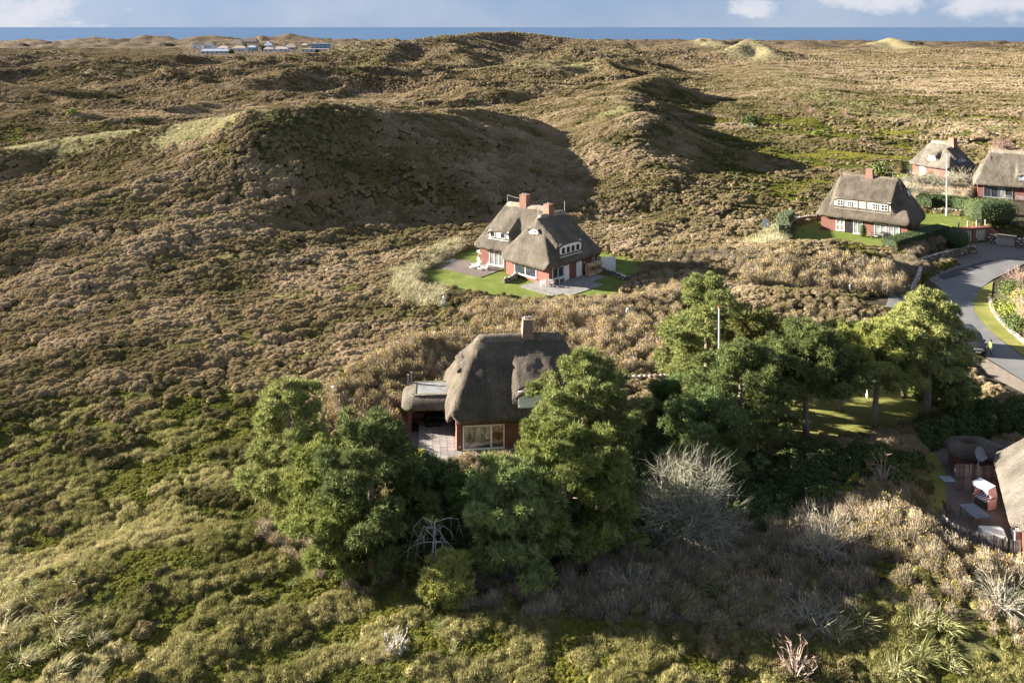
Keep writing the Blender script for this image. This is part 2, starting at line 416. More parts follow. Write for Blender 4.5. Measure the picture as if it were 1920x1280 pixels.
# ------------------------------------------------------------------ ground, sea
def terrain_material():
    t = NT('heath_ground', 0.95, 0.1)
    p = t.pos()
    n1 = t.noise(p, 0.035, 5, .6); n2 = t.noise(p, 0.35, 5, .65); n3 = t.noise(p, 1.6, 4, .7)
    heath = t.ramp(n2, [(.30, (.038, .031, .017)), (.48, (.085, .064, .038)), (.64, (.145, .105, .066)), (.8, (.21, .155, .10))])
    green = t.ramp(n3, [(.3, (.055, .065, .016)), (.7, (.14, .14, .036))])
    c = t.mix(t.rng(t.math('ADD', t.attr('green'), t.math('MULTIPLY', t.math('SUBTRACT', n2, .5), .9)), .42, .62), heath, green)
    straw = t.ramp(n3, [(.25, (.13, .115, .055)), (.5, (.26, .225, .12)), (.75, (.39, .34, .21))])
    c = t.mix(t.rng(t.math('ADD', t.attr('straw'), t.math('MULTIPLY', t.math('SUBTRACT', n2, .5), 1.1)), .45, .68), c, straw)
    soil = t.ramp(n3, [(.3, (.03, .026, .02)), (.7, (.07, .058, .04))])
    c = t.mix(t.attr('soil'), c, soil)
    far = t.attr('far')
    c = t.mix(t.math('MULTIPLY', far, .62), c, (1.05, 1.0, .98), 'MULTIPLY')
    t.color(c)
    hgt = t.math('ADD', t.math('MULTIPLY', n2, 1.0), t.math('MULTIPLY', n3, .35))
    b = t.n.new('ShaderNodeBump'); b.inputs['Distance'].default_value = 1.3; t.put(b.inputs['Strength'], t.math('ADD', .25, t.math('MULTIPLY', far, .6))); t.put(b.inputs['Height'], hgt)
    t.l.new(b.outputs[0], t.b.inputs['Normal'])
    return t.m

def veg_masks(x, y, crestm, gm):
    """what grows where: straw (pale marram), green (moss, crowberry), both 0..1"""
    d = np.hypot(x, y)
    px = 960 + FPX * x / np.maximum(y, 1); 
    n = fbm(x / 24, y / 24, 71, 3)
    straw = np.zeros(x.shape)
    def blob(a, b, ra, rd, k):      # around a surveyed place
        gx, gy = a
        return k * np.exp(-((x - gx) / ra) ** 2 - ((y - gy) / rd) ** 2)
    for (a, b_, dd, ra, rd, k) in ((1402, 90, 965, 46, 75, 1.0), (1500, 150, 520, 26, 60, .62), (1560, 190, 400, 20, 45, .62), (1680, 215, 350, 24, 30, .55), (1850, 230, 320, 30, 40, .5), (1470, 170, 460, 14, 40, .5), (425, 210, 177, 10, 8, 1.2), (360, 228, 180, 14, 8, 1.1), (200, 258, 187, 22, 6, 1.0), (60, 280, 183, 22, 6, 1.0), (627, 195, 188, 9, 6, .9), (520, 200, 181, 9, 6, .85), (800, 213, 206, 12, 5, .8), (900, 212, 220, 10, 5, .65),
                                 (1060, 118, 620, 45, 70, .75), (1180, 105, 720, 45, 60, .7), (1000, 120, 600, 40, 40, .6), (1330, 82, 1530, 40, 120, .8), (1680, 84, 1540, 70, 120, .8), (660, 110, 760, 60, 40, .6), (1160, 220, 255, 8, 12, .75), (1150, 185, 320, 10, 30, .6), (1210, 140, 430, 12, 18, .7),
                                 (560, 270, 168, 10, 8, .5), (660, 290, 172, 10, 8, .52), (850, 320, 182, 10, 6, .5), (480, 235, 172, 6, 6, .6)):
        straw = np.maximum(straw, blob(((a - 960) / FPX * dd, dd), 0, ra, rd, k))
    cst = sstep(.82, .97, crestm) * sstep(380, 600, y) * (1 - sstep(1200, 1400, y)) * .42
    straw = np.maximum(straw, cst)
    green = .33 + .55 * (fbm(x / 13, y / 13, 81, 3) - .5) * 2 + .32 * (fbm(x / 60, y / 60, 82, 2) - .5) * 2
    green = green + .30 * np.exp(-((px - 1500) / 260) ** 2 - ((d - 300) / 70) ** 2)
    green = green + .22 * np.exp(-((px - 1350) / 260) ** 2 - ((d - 165) / 30) ** 2)
    green = green + .20 * sstep(80, 55, y) + .12 * np.exp(-((d - 330) / 60) ** 2)
    green = green - .34 * sstep(230, 330, y) * (1 - sstep(.15, .24, x / np.maximum(y, 1)) * (1 - sstep(420, 520, y)))
    green = green - .22 * sstep(.1, .4, crestm) * (y < 250)
    return np.clip(straw, 0, 1.2), np.clip(green, 0, 1)

def cells(x, y, size, seed, ang=.5, stretch=1.5):
    """1 in the middle of a mound, 0 at its rim (nearest-point cells, stretched along the slope)"""
    c, s = math.cos(ang), math.sin(ang); u, v = (x * c + y * s) / (size * stretch), (-x * s + y * c) / size
    u = u + (vnoise(x / 3, y / 3, seed + 5) - .5) * .9; v = v + (vnoise(x / 3, y / 3, seed + 6) - .5) * .9
    iu, iv = np.floor(u), np.floor(v); best = np.full(x.shape, 9.0); rid = np.zeros(x.shape)
    for du in (-1, 0, 1):
        for dv in (-1, 0, 1):
            a, b = iu + du, iv + dv; px, py = a + .15 + .7 * _hash(a, b, seed), b + .15 + .7 * _hash(a, b, seed + 1)
            d = np.hypot(u - px, v - py) / (.55 + .6 * _hash(a, b, seed + 2)); m = d < best; best = np.where(m, d, best); rid = np.where(m, _hash(a, b, seed + 3), rid)
    return np.clip(1 - best / .95, 0, 1), rid

def build_ground():
    NC, NR = 560, 620
    us = np.linspace(-1.0, 1.0, NC); us = us * .55 + us ** 3 * .5
    ds = np.geomspace(26, 3100, NR)
    U, D = np.meshgrid(us, ds)
    X = U * D; Y = D.copy()
    H, cm_, gm = height(X, Y, True)
    straw, green = veg_masks(X, Y, cm_, gm)
    soil = np.maximum(gm * .75, 0)
    far = sstep(200, 600, Y)
    idx = np.arange(NR * NC).reshape(NR, NC)
    f = np.stack([idx[:-1, :-1], idx[:-1, 1:], idx[1:, 1:], idx[1:, :-1]], -1).reshape(-1, 4)
    me = fast_mesh('ground', np.stack([X, Y, H], -1).reshape(-1, 3), f, terrain_material(), smooth=True,
                   attrs={'straw': straw.ravel(), 'green': green.ravel(), 'soil': soil.ravel(), 'far': far.ravel()})
    tag(link('ground', me), kind='structure')
build_ground()

def sea():
    t = NT('sea_water', 0.28, 0.35); p = t.pos()
    s1 = t.noise(t.scale(p, (1, .35, 1)), .02, 6, .6); s2 = t.noise(t.scale(p, (1, .4, 1)), .0015, 4, .6)
    c = t.ramp(s2, [(.3, (.012, .055, .13)), (.7, (.024, .085, .18))])
    caps = t.noise(t.scale(p, (1, .22, 1)), .045, 3, .75)
    t.color(t.mix(t.rng(caps, .665, .72, 0, .55), c, (.75, .78, .8)))
    t.bump(s1, 1.6, .55)
    m = MB(); m.add([(-90000, 1500, -12), (90000, 1500, -12), (90000, 120000, -12), (-90000, 120000, -12)], [(0, 1, 2, 3)])
    tag(m.build('sea', t.m), kind='structure')
sea()

# ------------------------------------------------------------------ plants as blades and leaves
def unit(v): return v / np.maximum(np.linalg.norm(v, axis=-1, keepdims=True), 1e-9)

def blades(base, tip, w, r, rnd=None, nrm=None, jit=.45):
    """one thin triangle per blade; returns verts, tris, tip attr, rnd attr"""
    n = len(base); d = tip - base
    side = unit(np.cross(d, r.normal(size=(n, 3)) if nrm is None else nrm + jit * r.normal(size=(n, 3)))) * np.asarray(w).reshape(-1, 1)
    v = np.stack([base - side, base + side, tip], 1).reshape(-1, 3)
    f = np.arange(3 * n).reshape(n, 3)
    rnd = r.rand(n) if rnd is None else rnd
    return v, f, np.tile([0., 0, 1], n), np.repeat(rnd, 3)

def leaves(c, d, ln, w, r, rnd=None, nrm=None, jit=.5):
    """diamond leaves as two triangles each"""
    n = len(c); side = unit(np.cross(d, r.normal(size=(n, 3)) if nrm is None else nrm + jit * r.normal(size=(n, 3)))) * np.asarray(w).reshape(-1, 1); d = d * np.asarray(ln).reshape(-1, 1)
    v = np.stack([c, c + d * .45 - side, c + d, c + d * .45 + side], 1).reshape(-1, 3)
    i = np.arange(n)[:, None] * 4
    f = np.concatenate([i + np.array([[0, 1, 2]]), i + np.array([[0, 2, 3]])])
    rnd = r.rand(n) if rnd is None else rnd
    return v, f, np.tile([0., .5, 1, .5], n), np.repeat(rnd, 4)

def join(parts, mids=None):
    V, F, T, R, M = [], [], [], [], []; o = 0
    for k, (v, f, t, r) in enumerate(parts):
        V.append(v); F.append(f + o); T.append(t); R.append(r); M.append(np.full(len(f), mids[k] if mids else 0)); o += len(v)
    return np.concatenate(V), np.concatenate(F), np.concatenate(T), np.concatenate(R), np.concatenate(M)

def flakes(p, out, ln, w, r, lift=.45, rnd=None, jit=.4):
    """short sprigs lying against a plant's rounded surface, tips a little off it"""
    n = len(p); t = np.cross(out, r.normal(size=(n, 3))); d = unit(unit(t) + out * lift)
    return blades(p - d * ln[:, None] * .4, p + d * ln[:, None] * .6, w, r, rnd, out, jit)

def veg_mesh(name, parts, mats, mids=None):
    v, f, t, r, m = join(parts, mids)
    return fast_mesh(name, v, f, mats, mi=m, attrs={'tip': t, 'rnd': r})

def dome_core(r, R, H, n=7, lump=.25):
    th = np.linspace(0, 2 * PI, 12, endpoint=False); V = []
    for i in range(n):
        a = (i / (n - 1)) * PI * .5
        for k, t in enumerate(th):
            k2 = 1 + lump * (r.rand() - .5)
            V.append((R * math.cos(a) * k2 * math.cos(t), R * math.cos(a) * k2 * math.sin(t), H * math.sin(a) * k2 - .05))
    V = np.array(V); F = []
    for i in range(n - 1):
        for k in range(12):
            a, b, c, d = i * 12 + k, i * 12 + (k + 1) % 12, (i + 1) * 12 + (k + 1) % 12, (i + 1) * 12 + k
            F += [(a, b, c), (a, c, d)]
    return V, np.array(F), np.clip(V[:, 2] / H, 0, 1) * .7, np.full(len(V), .5)

def dome_pts(r, n, R, H, lo=.0, shell=.82):
    d = r.normal(size=(n, 3)); d[:, 2] = np.abs(d[:, 2]) + lo; d = unit(d)
    k = (shell + (1 - shell) * r.rand(n, 1))
    return d * k * np.array([R, R, H]), d

MAT = {}
def foliage(name, cols, tipcol=None, tipk=.6, src='rnd', rough=.85, trans=0.0, jitter=.35):
    """colour from the blade's own number and the plant's own number; flowers and twig ends may have a colour of their own"""
    t = NT(name, rough, .15)
    a = t.attr('rnd')
    if src == 'tint':
        a = t.math('ADD', t.attr('tint', 'INSTANCER'), t.math('MULTIPLY', t.math('SUBTRACT', a, .5), jitter))
    elif src == 'obj':
        a = t.math('ADD', t.math('MULTIPLY', t.rnd(), .5), t.math('MULTIPLY', a, .5))
    n = len(cols); c = t.ramp(a, [(i / max(1, n - 1), k) for i, k in enumerate(cols)])
    if tipcol: c = t.mix(t.math('MULTIPLY', t.rng(t.attr('tip'), .3, 1.0), tipk), c, tipcol)
    t.color(c)
    if trans:
        t.b.inputs['Transmission Weight'].default_value = 0
        tr = t.n.new('ShaderNodeBsdfTranslucent'); t.put(tr.inputs[0], c)
        mx = t.n.new('ShaderNodeMixShader'); mx.inputs[0].default_value = trans
        t.l.new(t.b.outputs[0], mx.inputs[1]); t.l.new(tr.outputs[0], mx.inputs[2]); t.l.new(mx.outputs[0], t.n['Material Output'].inputs[0])
    MAT[name] = t.m; return t.m

foliage('heather', [(.093, .096, .032), (.178, .152, .064), (.298, .236, .130), (.422, .334, .214), (.54, .442, .318)], src='tint', jitter=.42, trans=.08)
foliage('crowberry', [(.09, .105, .022), (.19, .19, .038), (.33, .30, .065)], src='tint', jitter=.5, trans=.25)
foliage('marram', [(.15, .17, .06), (.28, .28, .12), (.40, .365, .21), (.50, .45, .30)], src='tint', jitter=.6, trans=.25)
foliage('twig', [(.17, .14, .11), (.31, .255, .19), (.48, .41, .32)], src='tint', jitter=.8)
foliage('rose_leaf', [(.12, .14, .04), (.25, .18, .07), (.38, .27, .08), (.54, .42, .08), (.32, .20, .09)], src='tint', jitter=1.3, trans=.25)
foliage('dark_leaf', [(.045, .065, .024), (.085, .115, .036), (.14, .17, .055)], src='tint', jitter=.8, trans=.1)
foliage('green_leaf', [(.07, .105, .022), (.14, .18, .032), (.28, .26, .045), (.42, .32, .045)], src='tint', jitter=.8, trans=.25)

foliage('tussock', [(.10, .105, .032), (.20, .188, .062), (.325, .29, .12), (.46, .40, .22)], src='tint', jitter=.55, trans=.25)
PROTO = {}
def proto(kind, me):
    PROTO.setdefault(kind, []).append(bpy.data.objects.new(me.name, me))

def heather_mesh(seed):
    r = np.random.RandomState(seed); parts = [dome_core(r, .46, .38, 7, .3)]
    lumps = [(0, 0, 0, 1.0)] + [(r.uniform(-.3, .3), r.uniform(-.3, .3), r.uniform(.0, .1), r.uniform(.45, .7)) for _ in range(5)]
    for lx, ly, lz, k in lumps:
        n = int(190 * k + 30); p, d = dome_pts(r, n, .5 * k, .40 * k + .06, .05, .86); p += (lx, ly, lz)
        parts.append(flakes(p, d, .12 + .09 * r.rand(n), .022 + .022 * r.rand(n), r, .7, None, .85))
        n = int(110 * k + 20); p, d = dome_pts(r, n, .5 * k, .40 * k + .06, .05, .9); p += (lx, ly, lz); dr = unit(d * .7 + r.normal(size=(n, 3)) * .45 + (0, 0, .4))
        parts.append(blades(p - dr * .02, p + dr * (.07 + .09 * r.rand(n, 1)), .014 + .014 * r.rand(n), r))
    return veg_mesh('heather', parts, MAT['heather'])
for s in range(5): proto('heather', heather_mesh(100 + s))

def low_green(seed):
    r = np.random.RandomState(seed); parts = []
    for _ in range(7):
        n = 40; p, d = dome_pts(r, n, .24, .16, .1, .7); p += (r.uniform(-.4, .4), r.uniform(-.4, .4), 0)
        parts.append(flakes(p, d, .13 + .1 * r.rand(n), .025 + .025 * r.rand(n), r, .7))
    return veg_mesh('crowberry', parts, MAT['crowberry'])
for s in range(3): proto('crowberry', low_green(200 + s))

def tussock_mesh(seed):
    r = np.random.RandomState(seed); parts = [dome_core(r, .40, .30, 6, .3)]
    for lx, ly, k in [(0, 0, 1.0)] + [(r.uniform(-.35, .35), r.uniform(-.35, .35), r.uniform(.5, .8)) for _ in range(4)]:
        n = int(130 * k); p, d = dome_pts(r, n, .40 * k, .32 * k, .05, .8); p += (lx, ly, 0)
        dr = unit(d * .5 + np.cross(d, r.normal(size=(n, 3))) * .6 + (.1, 0, .45)); parts.append(blades(p - dr * .05, p + dr * (.10 + .13 * r.rand(n, 1)), .014 + .014 * r.rand(n), r, None, d, .4))
    return veg_mesh('tussock', parts, MAT['tussock'])
for s in range(4): proto('tussock', tussock_mesh(350 + s))

def marram_mesh(seed, n=90, lean=.5):
    r = np.random.RandomState(seed)
    b = r.normal(size=(n, 3)) * .14; b[:, 2] = 0
    d = unit(np.concatenate([b[:, :2] * 3 + r.normal(size=(n, 2)) * .35 + (lean * .6, -lean * .2), np.full((n, 1), .9)], 1))
    L = (.45 + .5 * r.rand(n, 1)); mid = b + d * L * .6
    end = mid + unit(d + (lean * .8, -lean * .3, -.55) + r.normal(size=(n, 3)) * .2) * L * .5
    q = r.rand(n)
    return veg_mesh('marram', [blades(b, mid, .014 + .008 * r.rand(n), r, q), blades(mid - d * .03, end, .011 + .006 * r.rand(n), r, q)], MAT['marram'])
for s in range(4): proto('marram', marram_mesh(300 + s))

def thicket_mesh(seed, leafy=60, n=170, R=.75, H=1.1):
    """one bush of a thicket: many fine upright shoots with leaves left on them"""
    r = np.random.RandomState(seed)
    p, d = dome_pts(r, n, R, H, .15, .6); b = p * np.array([.35, .35, 0]) + r.normal(size=(n, 3)) * (.06, .06, 0)
    parts = [blades(b, p, .012 + .012 * r.rand(n), r)]
    m = n * 2; q, d2 = dome_pts(r, m, R, H, .1, .55); dr = unit(d2 + (0, 0, .9) + r.normal(size=(m, 3)) * .4)
    parts.append(blades(q - dr * .12, q + dr * (.12 + .15 * r.rand(m, 1)), .008 + .010 * r.rand(m), r))
    c, d3 = dome_pts(r, leafy, R * 1.02, H * 1.02, .1, .7)
    parts.append(leaves(c, unit(d3 + r.normal(size=(leafy, 3)) * .7), .10 + .07 * r.rand(leafy), .035 + .025 * r.rand(leafy), r))
    return veg_mesh('thicket', parts, [MAT['twig'], MAT['rose_leaf']], [0, 0, 1])
for s in range(4): proto('rose', thicket_mesh(400 + s, leafy=45 + 25 * s))
for s in range(3): proto('bramble', thicket_mesh(420 + s, leafy=30, n=150, R=.8, H=.8))

def leafy_mesh(seed, mat, n=330, R=.75, H=.95):
    r = np.random.RandomState(seed); parts = [dome_core(r, R * .8, H * .82, 6, .35)]
    c, d = dome_pts(r, n, R, H, .0, .75)
    parts.append(leaves(c, unit(np.cross(d, r.normal(size=(n, 3))) + d * .5), .13 + .07 * r.rand(n), .045 + .03 * r.rand(n), r, None, d))
    return veg_mesh('leafy', parts, MAT[mat])
for s in range(3): proto('dark', leafy_mesh(500 + s, 'dark_leaf'))
for s in range(3): proto('green', leafy_mesh(520 + s, 'green_leaf'))

# source plants live in collections that the scatter objects instance from
SRC = {}
for k, lst in PROTO.items():
    c = bpy.data.collections.new('plants_' + k)
    for i, o in enumerate(lst): o.name = '%s_plant_%d' % (k, i); c.objects.link(o)
    SRC[k] = (c, len(lst))

def scatter(name, kind, pts, scl, tint, seed=0, tilt=.12):
    n = len(pts); r = np.random.RandomState(seed); c, k = SRC[kind]
    me = bpy.data.meshes.new(name); me.vertices.add(n); me.vertices.foreach_set('co', np.asarray(pts, np.float32).ravel())
    rot = np.stack([r.normal(size=n) * tilt, r.normal(size=n) * tilt, r.rand(n) * 2 * PI if kind != 'marram' else r.normal(size=n) * .5], 1)
    scl = np.asarray(scl); scl = scl if scl.ndim == 2 else np.stack([scl, scl, scl * (.95 + .5 * r.rand(n))], 1)
    for nm, ty, a in (('rot', 'FLOAT_VECTOR', rot), ('scl', 'FLOAT_VECTOR', scl)):
        at = me.attributes.new(nm, ty, 'POINT'); at.data.foreach_set('vector', np.asarray(a, np.float32).ravel())
    at = me.attributes.new('tint', 'FLOAT', 'POINT'); at.data.foreach_set('value', np.asarray(tint, np.float32))
    at = me.attributes.new('pick', 'INT', 'POINT'); at.data.foreach_set('value', r.randint(0, k, n).astype(np.int32))
    o = link(name, me)
    g = bpy.data.node_groups.new('scatter_' + name, 'GeometryNodeTree')
    g.interface.new_socket('Geometry', in_out='INPUT', socket_type='NodeSocketGeometry'); g.interface.new_socket('Geometry', in_out='OUTPUT', socket_type='NodeSocketGeometry')
    N, L = g.nodes, g.links
    gi, go = N.new('NodeGroupInput'), N.new('NodeGroupOutput'); iop = N.new('GeometryNodeInstanceOnPoints')
    ci = N.new('GeometryNodeCollectionInfo'); ci.inputs['Collection'].default_value = c; ci.inputs['Separate Children'].default_value = True; ci.inputs['Reset Children'].default_value = True
    L.new(gi.outputs[0], iop.inputs['Points']); L.new(ci.outputs[0], iop.inputs['Instance']); iop.inputs['Pick Instance'].default_value = True
    for nm, ty, sock in (('rot', 'FLOAT_VECTOR', 'Rotation'), ('scl', 'FLOAT_VECTOR', 'Scale'), ('pick', 'INT', 'Instance Index')):
        a = N.new('GeometryNodeInputNamedAttribute'); a.data_type = ty; a.inputs[0].default_value = nm; L.new(a.outputs[0], iop.inputs[sock])
    L.new(iop.outputs[0], go.inputs[0])
    md = o.modifiers.new('scatter', 'NODES'); md.node_group = g
    return tag(o, kind='stuff')

# ------------------------------------------------------------------ where plants grow
NOGROW = [LAWN_MID, LAWN_EAST, LAWN_PINES, PATIO_LOW, PATIO_SE,
          WP([(1806, 456), (1852, 452), (1960, 450), (2050, 446), (2050, 478), (1900, 492), (1770, 502), (1730, 520), (1722, 512), (1760, 488), (1812, 472)], -2.3),
          WP([(1560, 570), (1800, 545), (1840, 640), (1700, 610)]), WP([(748, 768), (842, 768), (858, 748), (1090, 738), (1100, 850), (760, 850)]),
          WP([(1840, 560), (1880, 530), (1960, 700), (1900, 690)]), WP([(1690, 300), (1840, 310), (1830, 350), (1690, 350)]), WP([(1800, 380), (1860, 340), (2100, 340), (2100, 420), (1800, 420)])]
def free(x, y, extra=0):
    ok = np.ones(x.shape, bool)
    for p in NOGROW: ok &= ~inside(x, y, p)
    d, _, _ = seg_dist(x, y, ROAD); ok &= d > 4.6
    return ok

THICKETS = {  # photo outline on the ground -> kind, density per m2, size, tint
    'rose': [([(596, 800), (640, 740), (720, 690), (800, 655), (830, 650), (815, 720), (770, 745), (750, 800), (690, 815)], 2.2, 1.0, .55),
             ([(800, 650), (900, 610), (1080, 600), (1255, 622), (1275, 690), (1180, 705), (1080, 690), (990, 660), (880, 665)], 2.2, 1.1, .55),
             ([(738, 772), (745, 710), (800, 655), (880, 660), (1080, 690), (1088, 738), (858, 748), (842, 768)], 2.4, .85, .5),
             ([(860, 590), (1000, 578), (1120, 580), (1260, 565), (1290, 620), (1080, 622), (900, 625)], 2.0, .9, .7),
             ([(1190, 530), (1250, 520), (1310, 530), (1290, 575), (1230, 570)], 2.2, .8, .75),
             ([(1375, 530), (1450, 520), (1540, 522), (1640, 530), (1700, 545), (1690, 560), (1560, 555), (1400, 552)], 2.4, 1.25, .65),
             ([(1420, 610), (1500, 580), (1600, 592), (1660, 620), (1660, 650), (1560, 640)], 1.6, .7, .45),
             ([(800, 868), (960, 864), (1010, 880), (990, 915), (860, 910), (800, 900)], 2.4, .85, .5),
             ([(1590, 960), (1680, 905), (1718, 925), (1730, 1000), (1755, 1055), (1850, 1085), (1960, 1115), (1960, 1190), (1800, 1175), (1650, 1120)], 2.2, .8, .62),
             ([(1600, 1130), (1800, 1170), (1960, 1190), (1960, 1300), (1860, 1300), (1700, 1210)], .7, .8, .6),
             ([(1900, 560), (1960, 540), (1990, 700), (1930, 660)], 2.2, 1.2, .6),
             ([(1185, 505), (1215, 500), (1225, 520), (1195, 525)], 3.0, 1.0, .3)],
    'bramble': [([(800, 1060), (1000, 1040), (1250, 1000), (1450, 980), (1600, 960), (1650, 1120), (1560, 1220), (1300, 1180), (1000, 1170), (850, 1150)], 1.8, .95, .55),
                ([(470, 1000), (560, 960), (640, 1060), (760, 1090), (720, 1130), (560, 1090)], 1.3, .7, .6),
                ([(1180, 505), (1300, 500), (1440, 505), (1430, 525), (1300, 515), (1190, 520)], 2.0, .9, .3),
                ([(1130, 478), (1260, 490), (1420, 495), (1420, 505), (1260, 500), (1140, 490)], 2.2, .9, .2),
                ([(1690, 470), (1760, 450), (1790, 470), (1740, 500), (1715, 520), (1690, 540), (1650, 520)], 2.2, .8, .15),
                ([(1690, 350), (1800, 345), (1840, 365), (1810, 395), (1720, 385)], 1.8, 1.3, .75)],
    'dark': [([(760, 880), (830, 900), (990, 905), (1180, 880), (1200, 800), (1290, 790), (1420, 860), (1600, 850), (1720, 880), (1700, 920), (1600, 960), (1420, 1000), (1200, 1030), (1000, 1060), (820, 1070), (760, 1000)], 1.0, 1.0, .3),
             ([(1720, 800), (1800, 790), (1960, 775), (1960, 820), (1800, 830), (1735, 845)], 2.0, 1.0, .4),
             ([(730, 760), (752, 740), (760, 800), (750, 850), (720, 840)], 2.2, .9, .4)],
    'green': [([(1905, 570), (1960, 560), (1990, 640), (1930, 630)], 1.3, .9, .75),
              ([(1560, 930), (1640, 915), (1690, 960), (1600, 990)], 1.0, .8, .8),
              ([(750, 835), (790, 850), (800, 880), (770, 880)], 1.6, .7, .7)],
}
def zone_pts(poly, dens, seed):
    r = np.random.RandomState(seed); p = np.array(WP(poly)); lo, hi = p.min(0), p.max(0)
    n = int((hi[0] - lo[0]) * (hi[1] - lo[1]) * dens)
    x = r.uniform(lo[0], hi[0], n); y = r.uniform(lo[1], hi[1], n)
    k = inside(x, y, WP(poly)) & free(x, y); return x[k], y[k]

def grow():
    r = np.random.RandomState(11)
    for kind, nm in (('rose', 'rose_thicket'), ('bramble', 'bramble_thicket'), ('dark', 'evergreen_undergrowth'), ('green', 'green_undergrowth')):
        P, S, T = [], [], []
        for i, (poly, dens, size, tint) in enumerate(THICKETS[kind]):
            x, y = zone_pts(poly, dens, 40 + i); z = height(x, y)
            P.append(np.stack([x, y, z - .05], 1)); S.append(size * (.6 + .6 * r.rand(len(x)))); T.append(np.clip(tint + .5 * (fbm(x / 5, y / 5, 5, 3) - .5) * 2 + .25 * (r.rand(len(x)) - .5), 0, 1))
        scatter(nm, kind, np.concatenate(P), np.concatenate(S), np.concatenate(T), 3)
    allz = [WP(p[0]) for z in THICKETS.values() for p in z]
    # heath
    def sample(n, d0, d1, u=.70):
        d = np.sqrt(r.uniform(d0 * d0, d1 * d1, n)); x = r.uniform(-u, u, n) * d
        k = free(x, d)
        if d1 > 1000: k &= ~((d > 1120) & (d < 1560) & (x / d > -.375) & (x / d < -.19) & (r.rand(n) < .93))
        if d0 < 200:
            for p in allz: k &= ~(inside(x, d, p) & (r.rand(n) > .12))
        return x[k], d[k]
    HP, HS, HT, GP, GS, GT, MP, MS, MT, TP, TS, TT = ([] for _ in range(12))
    for d0, d1, dens, big in ((44, 130, 10.5, .50), (130, 260, 6.4, .62), (260, 460, 2.0, .85), (460, 760, .6, 1.05), (760, 1500, .11, 1.35)):
        x, y = sample(int(.70 * (d1 * d1 - d0 * d0) * dens), d0, d1)
        h, cm_, gm = height(x, y, True); straw, green = veg_masks(x, y, cm_, gm)
        px = 960 + FPX * x / y; n = len(x)
        fore = sstep(90, 60, y) * (1 - gm * .5)
        green = green + .12 * fore
        cs = {44: 1.6, 130: 1.9, 260: 3.0, 460: 4.0}.get(d0, 9.0)
        dome, rid = cells(x, y, cs, 91); clump = dome
        rise = np.sqrt(dome) * (1 - .45 * fore) * (.46 if d0 < 260 else .42 if d0 < 460 else .25) * (.6 + .8 * rid)
        isg = (green + .35 * (r.rand(n) - .5) + .35 * (rid - .5) + .25 * (.35 - clump)) > .525
        iss = (straw + .7 * (r.rand(n) - .5)) > .52
        iss |= (r.rand(n) < .012 * fore + .03 * fore * (fbm(x / 6, y / 6, 95, 2) > .58))
        ist = ~iss & ((clump > .1) & (rid + .35 * (fbm(x / 7, y / 7, 98, 3) - .5) * 2 + .2 * (r.rand(n) - .5) < .60 * fore))
        TP.append(np.stack([x, y, h - .1 + rise * .75], 1)[ist]); TS.append((.5 + .5 * r.rand(n))[ist]); TT.append(np.clip(.5 + .6 * (fbm(x / 6, y / 6, 99, 3) - .5) * 2 + .3 * (r.rand(n) - .5), 0, 1)[ist])
        isg &= ~ist
        hk = ~isg & ~iss & ~ist & (clump > .24)
        HP.append(np.stack([x, y, h - .14 + rise], 1)[hk]); s = big * (.75 + .45 * clump + .5 * r.rand(n)); HS.append(s[hk])
        HT.append(np.clip(.50 - .04 * sstep(200, 420, y) + .30 * (fbm(x / 70, y / 45, 94, 3) - .5) * 2 * sstep(120, 300, y) - .42 * (green - .3) - .22 * fore + .40 * (fbm(x / 6, y / 6, 96, 4) - .5) * 2 + .20 * (r.rand(n) - .5) + .26 * (rid - .5), 0, 1)[hk])
        gk = isg & ~iss & ~ist & (r.rand(n) < (.9 if d0 < 250 else .7))
        gk = (gk & (clump > .04)) | (~iss & ~hk & ~ist & (r.rand(n) < .55))
        GP.append(np.stack([x, y, h - .08 + rise * .45], 1)[gk]); GS.append((big * (.8 + .5 * r.rand(n)))[gk]); GT.append(np.clip(.45 + .5 * (fbm(x / 9, y / 9, 97, 2) - .5) * 2 + .3 * (r.rand(n) - .5), 0, 1)[gk])
        MP.append(np.stack([x, y, h], 1)[iss]); MS.append((np.clip(big, .6, 9) * (.65 + .5 * r.rand(n)))[iss]); MT.append(np.clip(.50 - .12 * fore + .4 * (straw - .6) + .4 * (r.rand(n) - .5), 0, 1)[iss])
    # marram on the lawn bank and down the slope in the south-east corner
    for poly, dens, tn in (([(735, 520), (775, 505), (800, 480), (860, 455), (880, 462), (830, 488), (790, 512), (775, 545), (830, 560), (830, 590), (740, 570)], 3.5, .85),
                       ([(1380, 470), (1450, 430), (1475, 440), (1470, 470), (1430, 490)], 3, .75), ([(1640, 1130), (1730, 1190), (1860, 1300), (1600, 1300), (1560, 1230)], .30, .40),
                       ([(1250, 1100), (1440, 1090), (1440, 1180), (1300, 1200)], .8, .35), ([(0, 1080), (200, 1060), (200, 1300), (0, 1300)], .18, .6)):
        x, y = zone_pts(poly, dens, 77); MP.append(np.stack([x, y, height(x, y)], 1)); MS.append(.8 + .7 * r.rand(len(x))); MT.append(np.clip(tn + .5 * (r.rand(len(x)) - .5), 0, 1))
    scatter('heather', 'heather', np.concatenate(HP), np.concatenate(HS), np.concatenate(HT), 1)
    scatter('crowberry_heath', 'crowberry', np.concatenate(GP), np.concatenate(GS), np.concatenate(GT), 2)
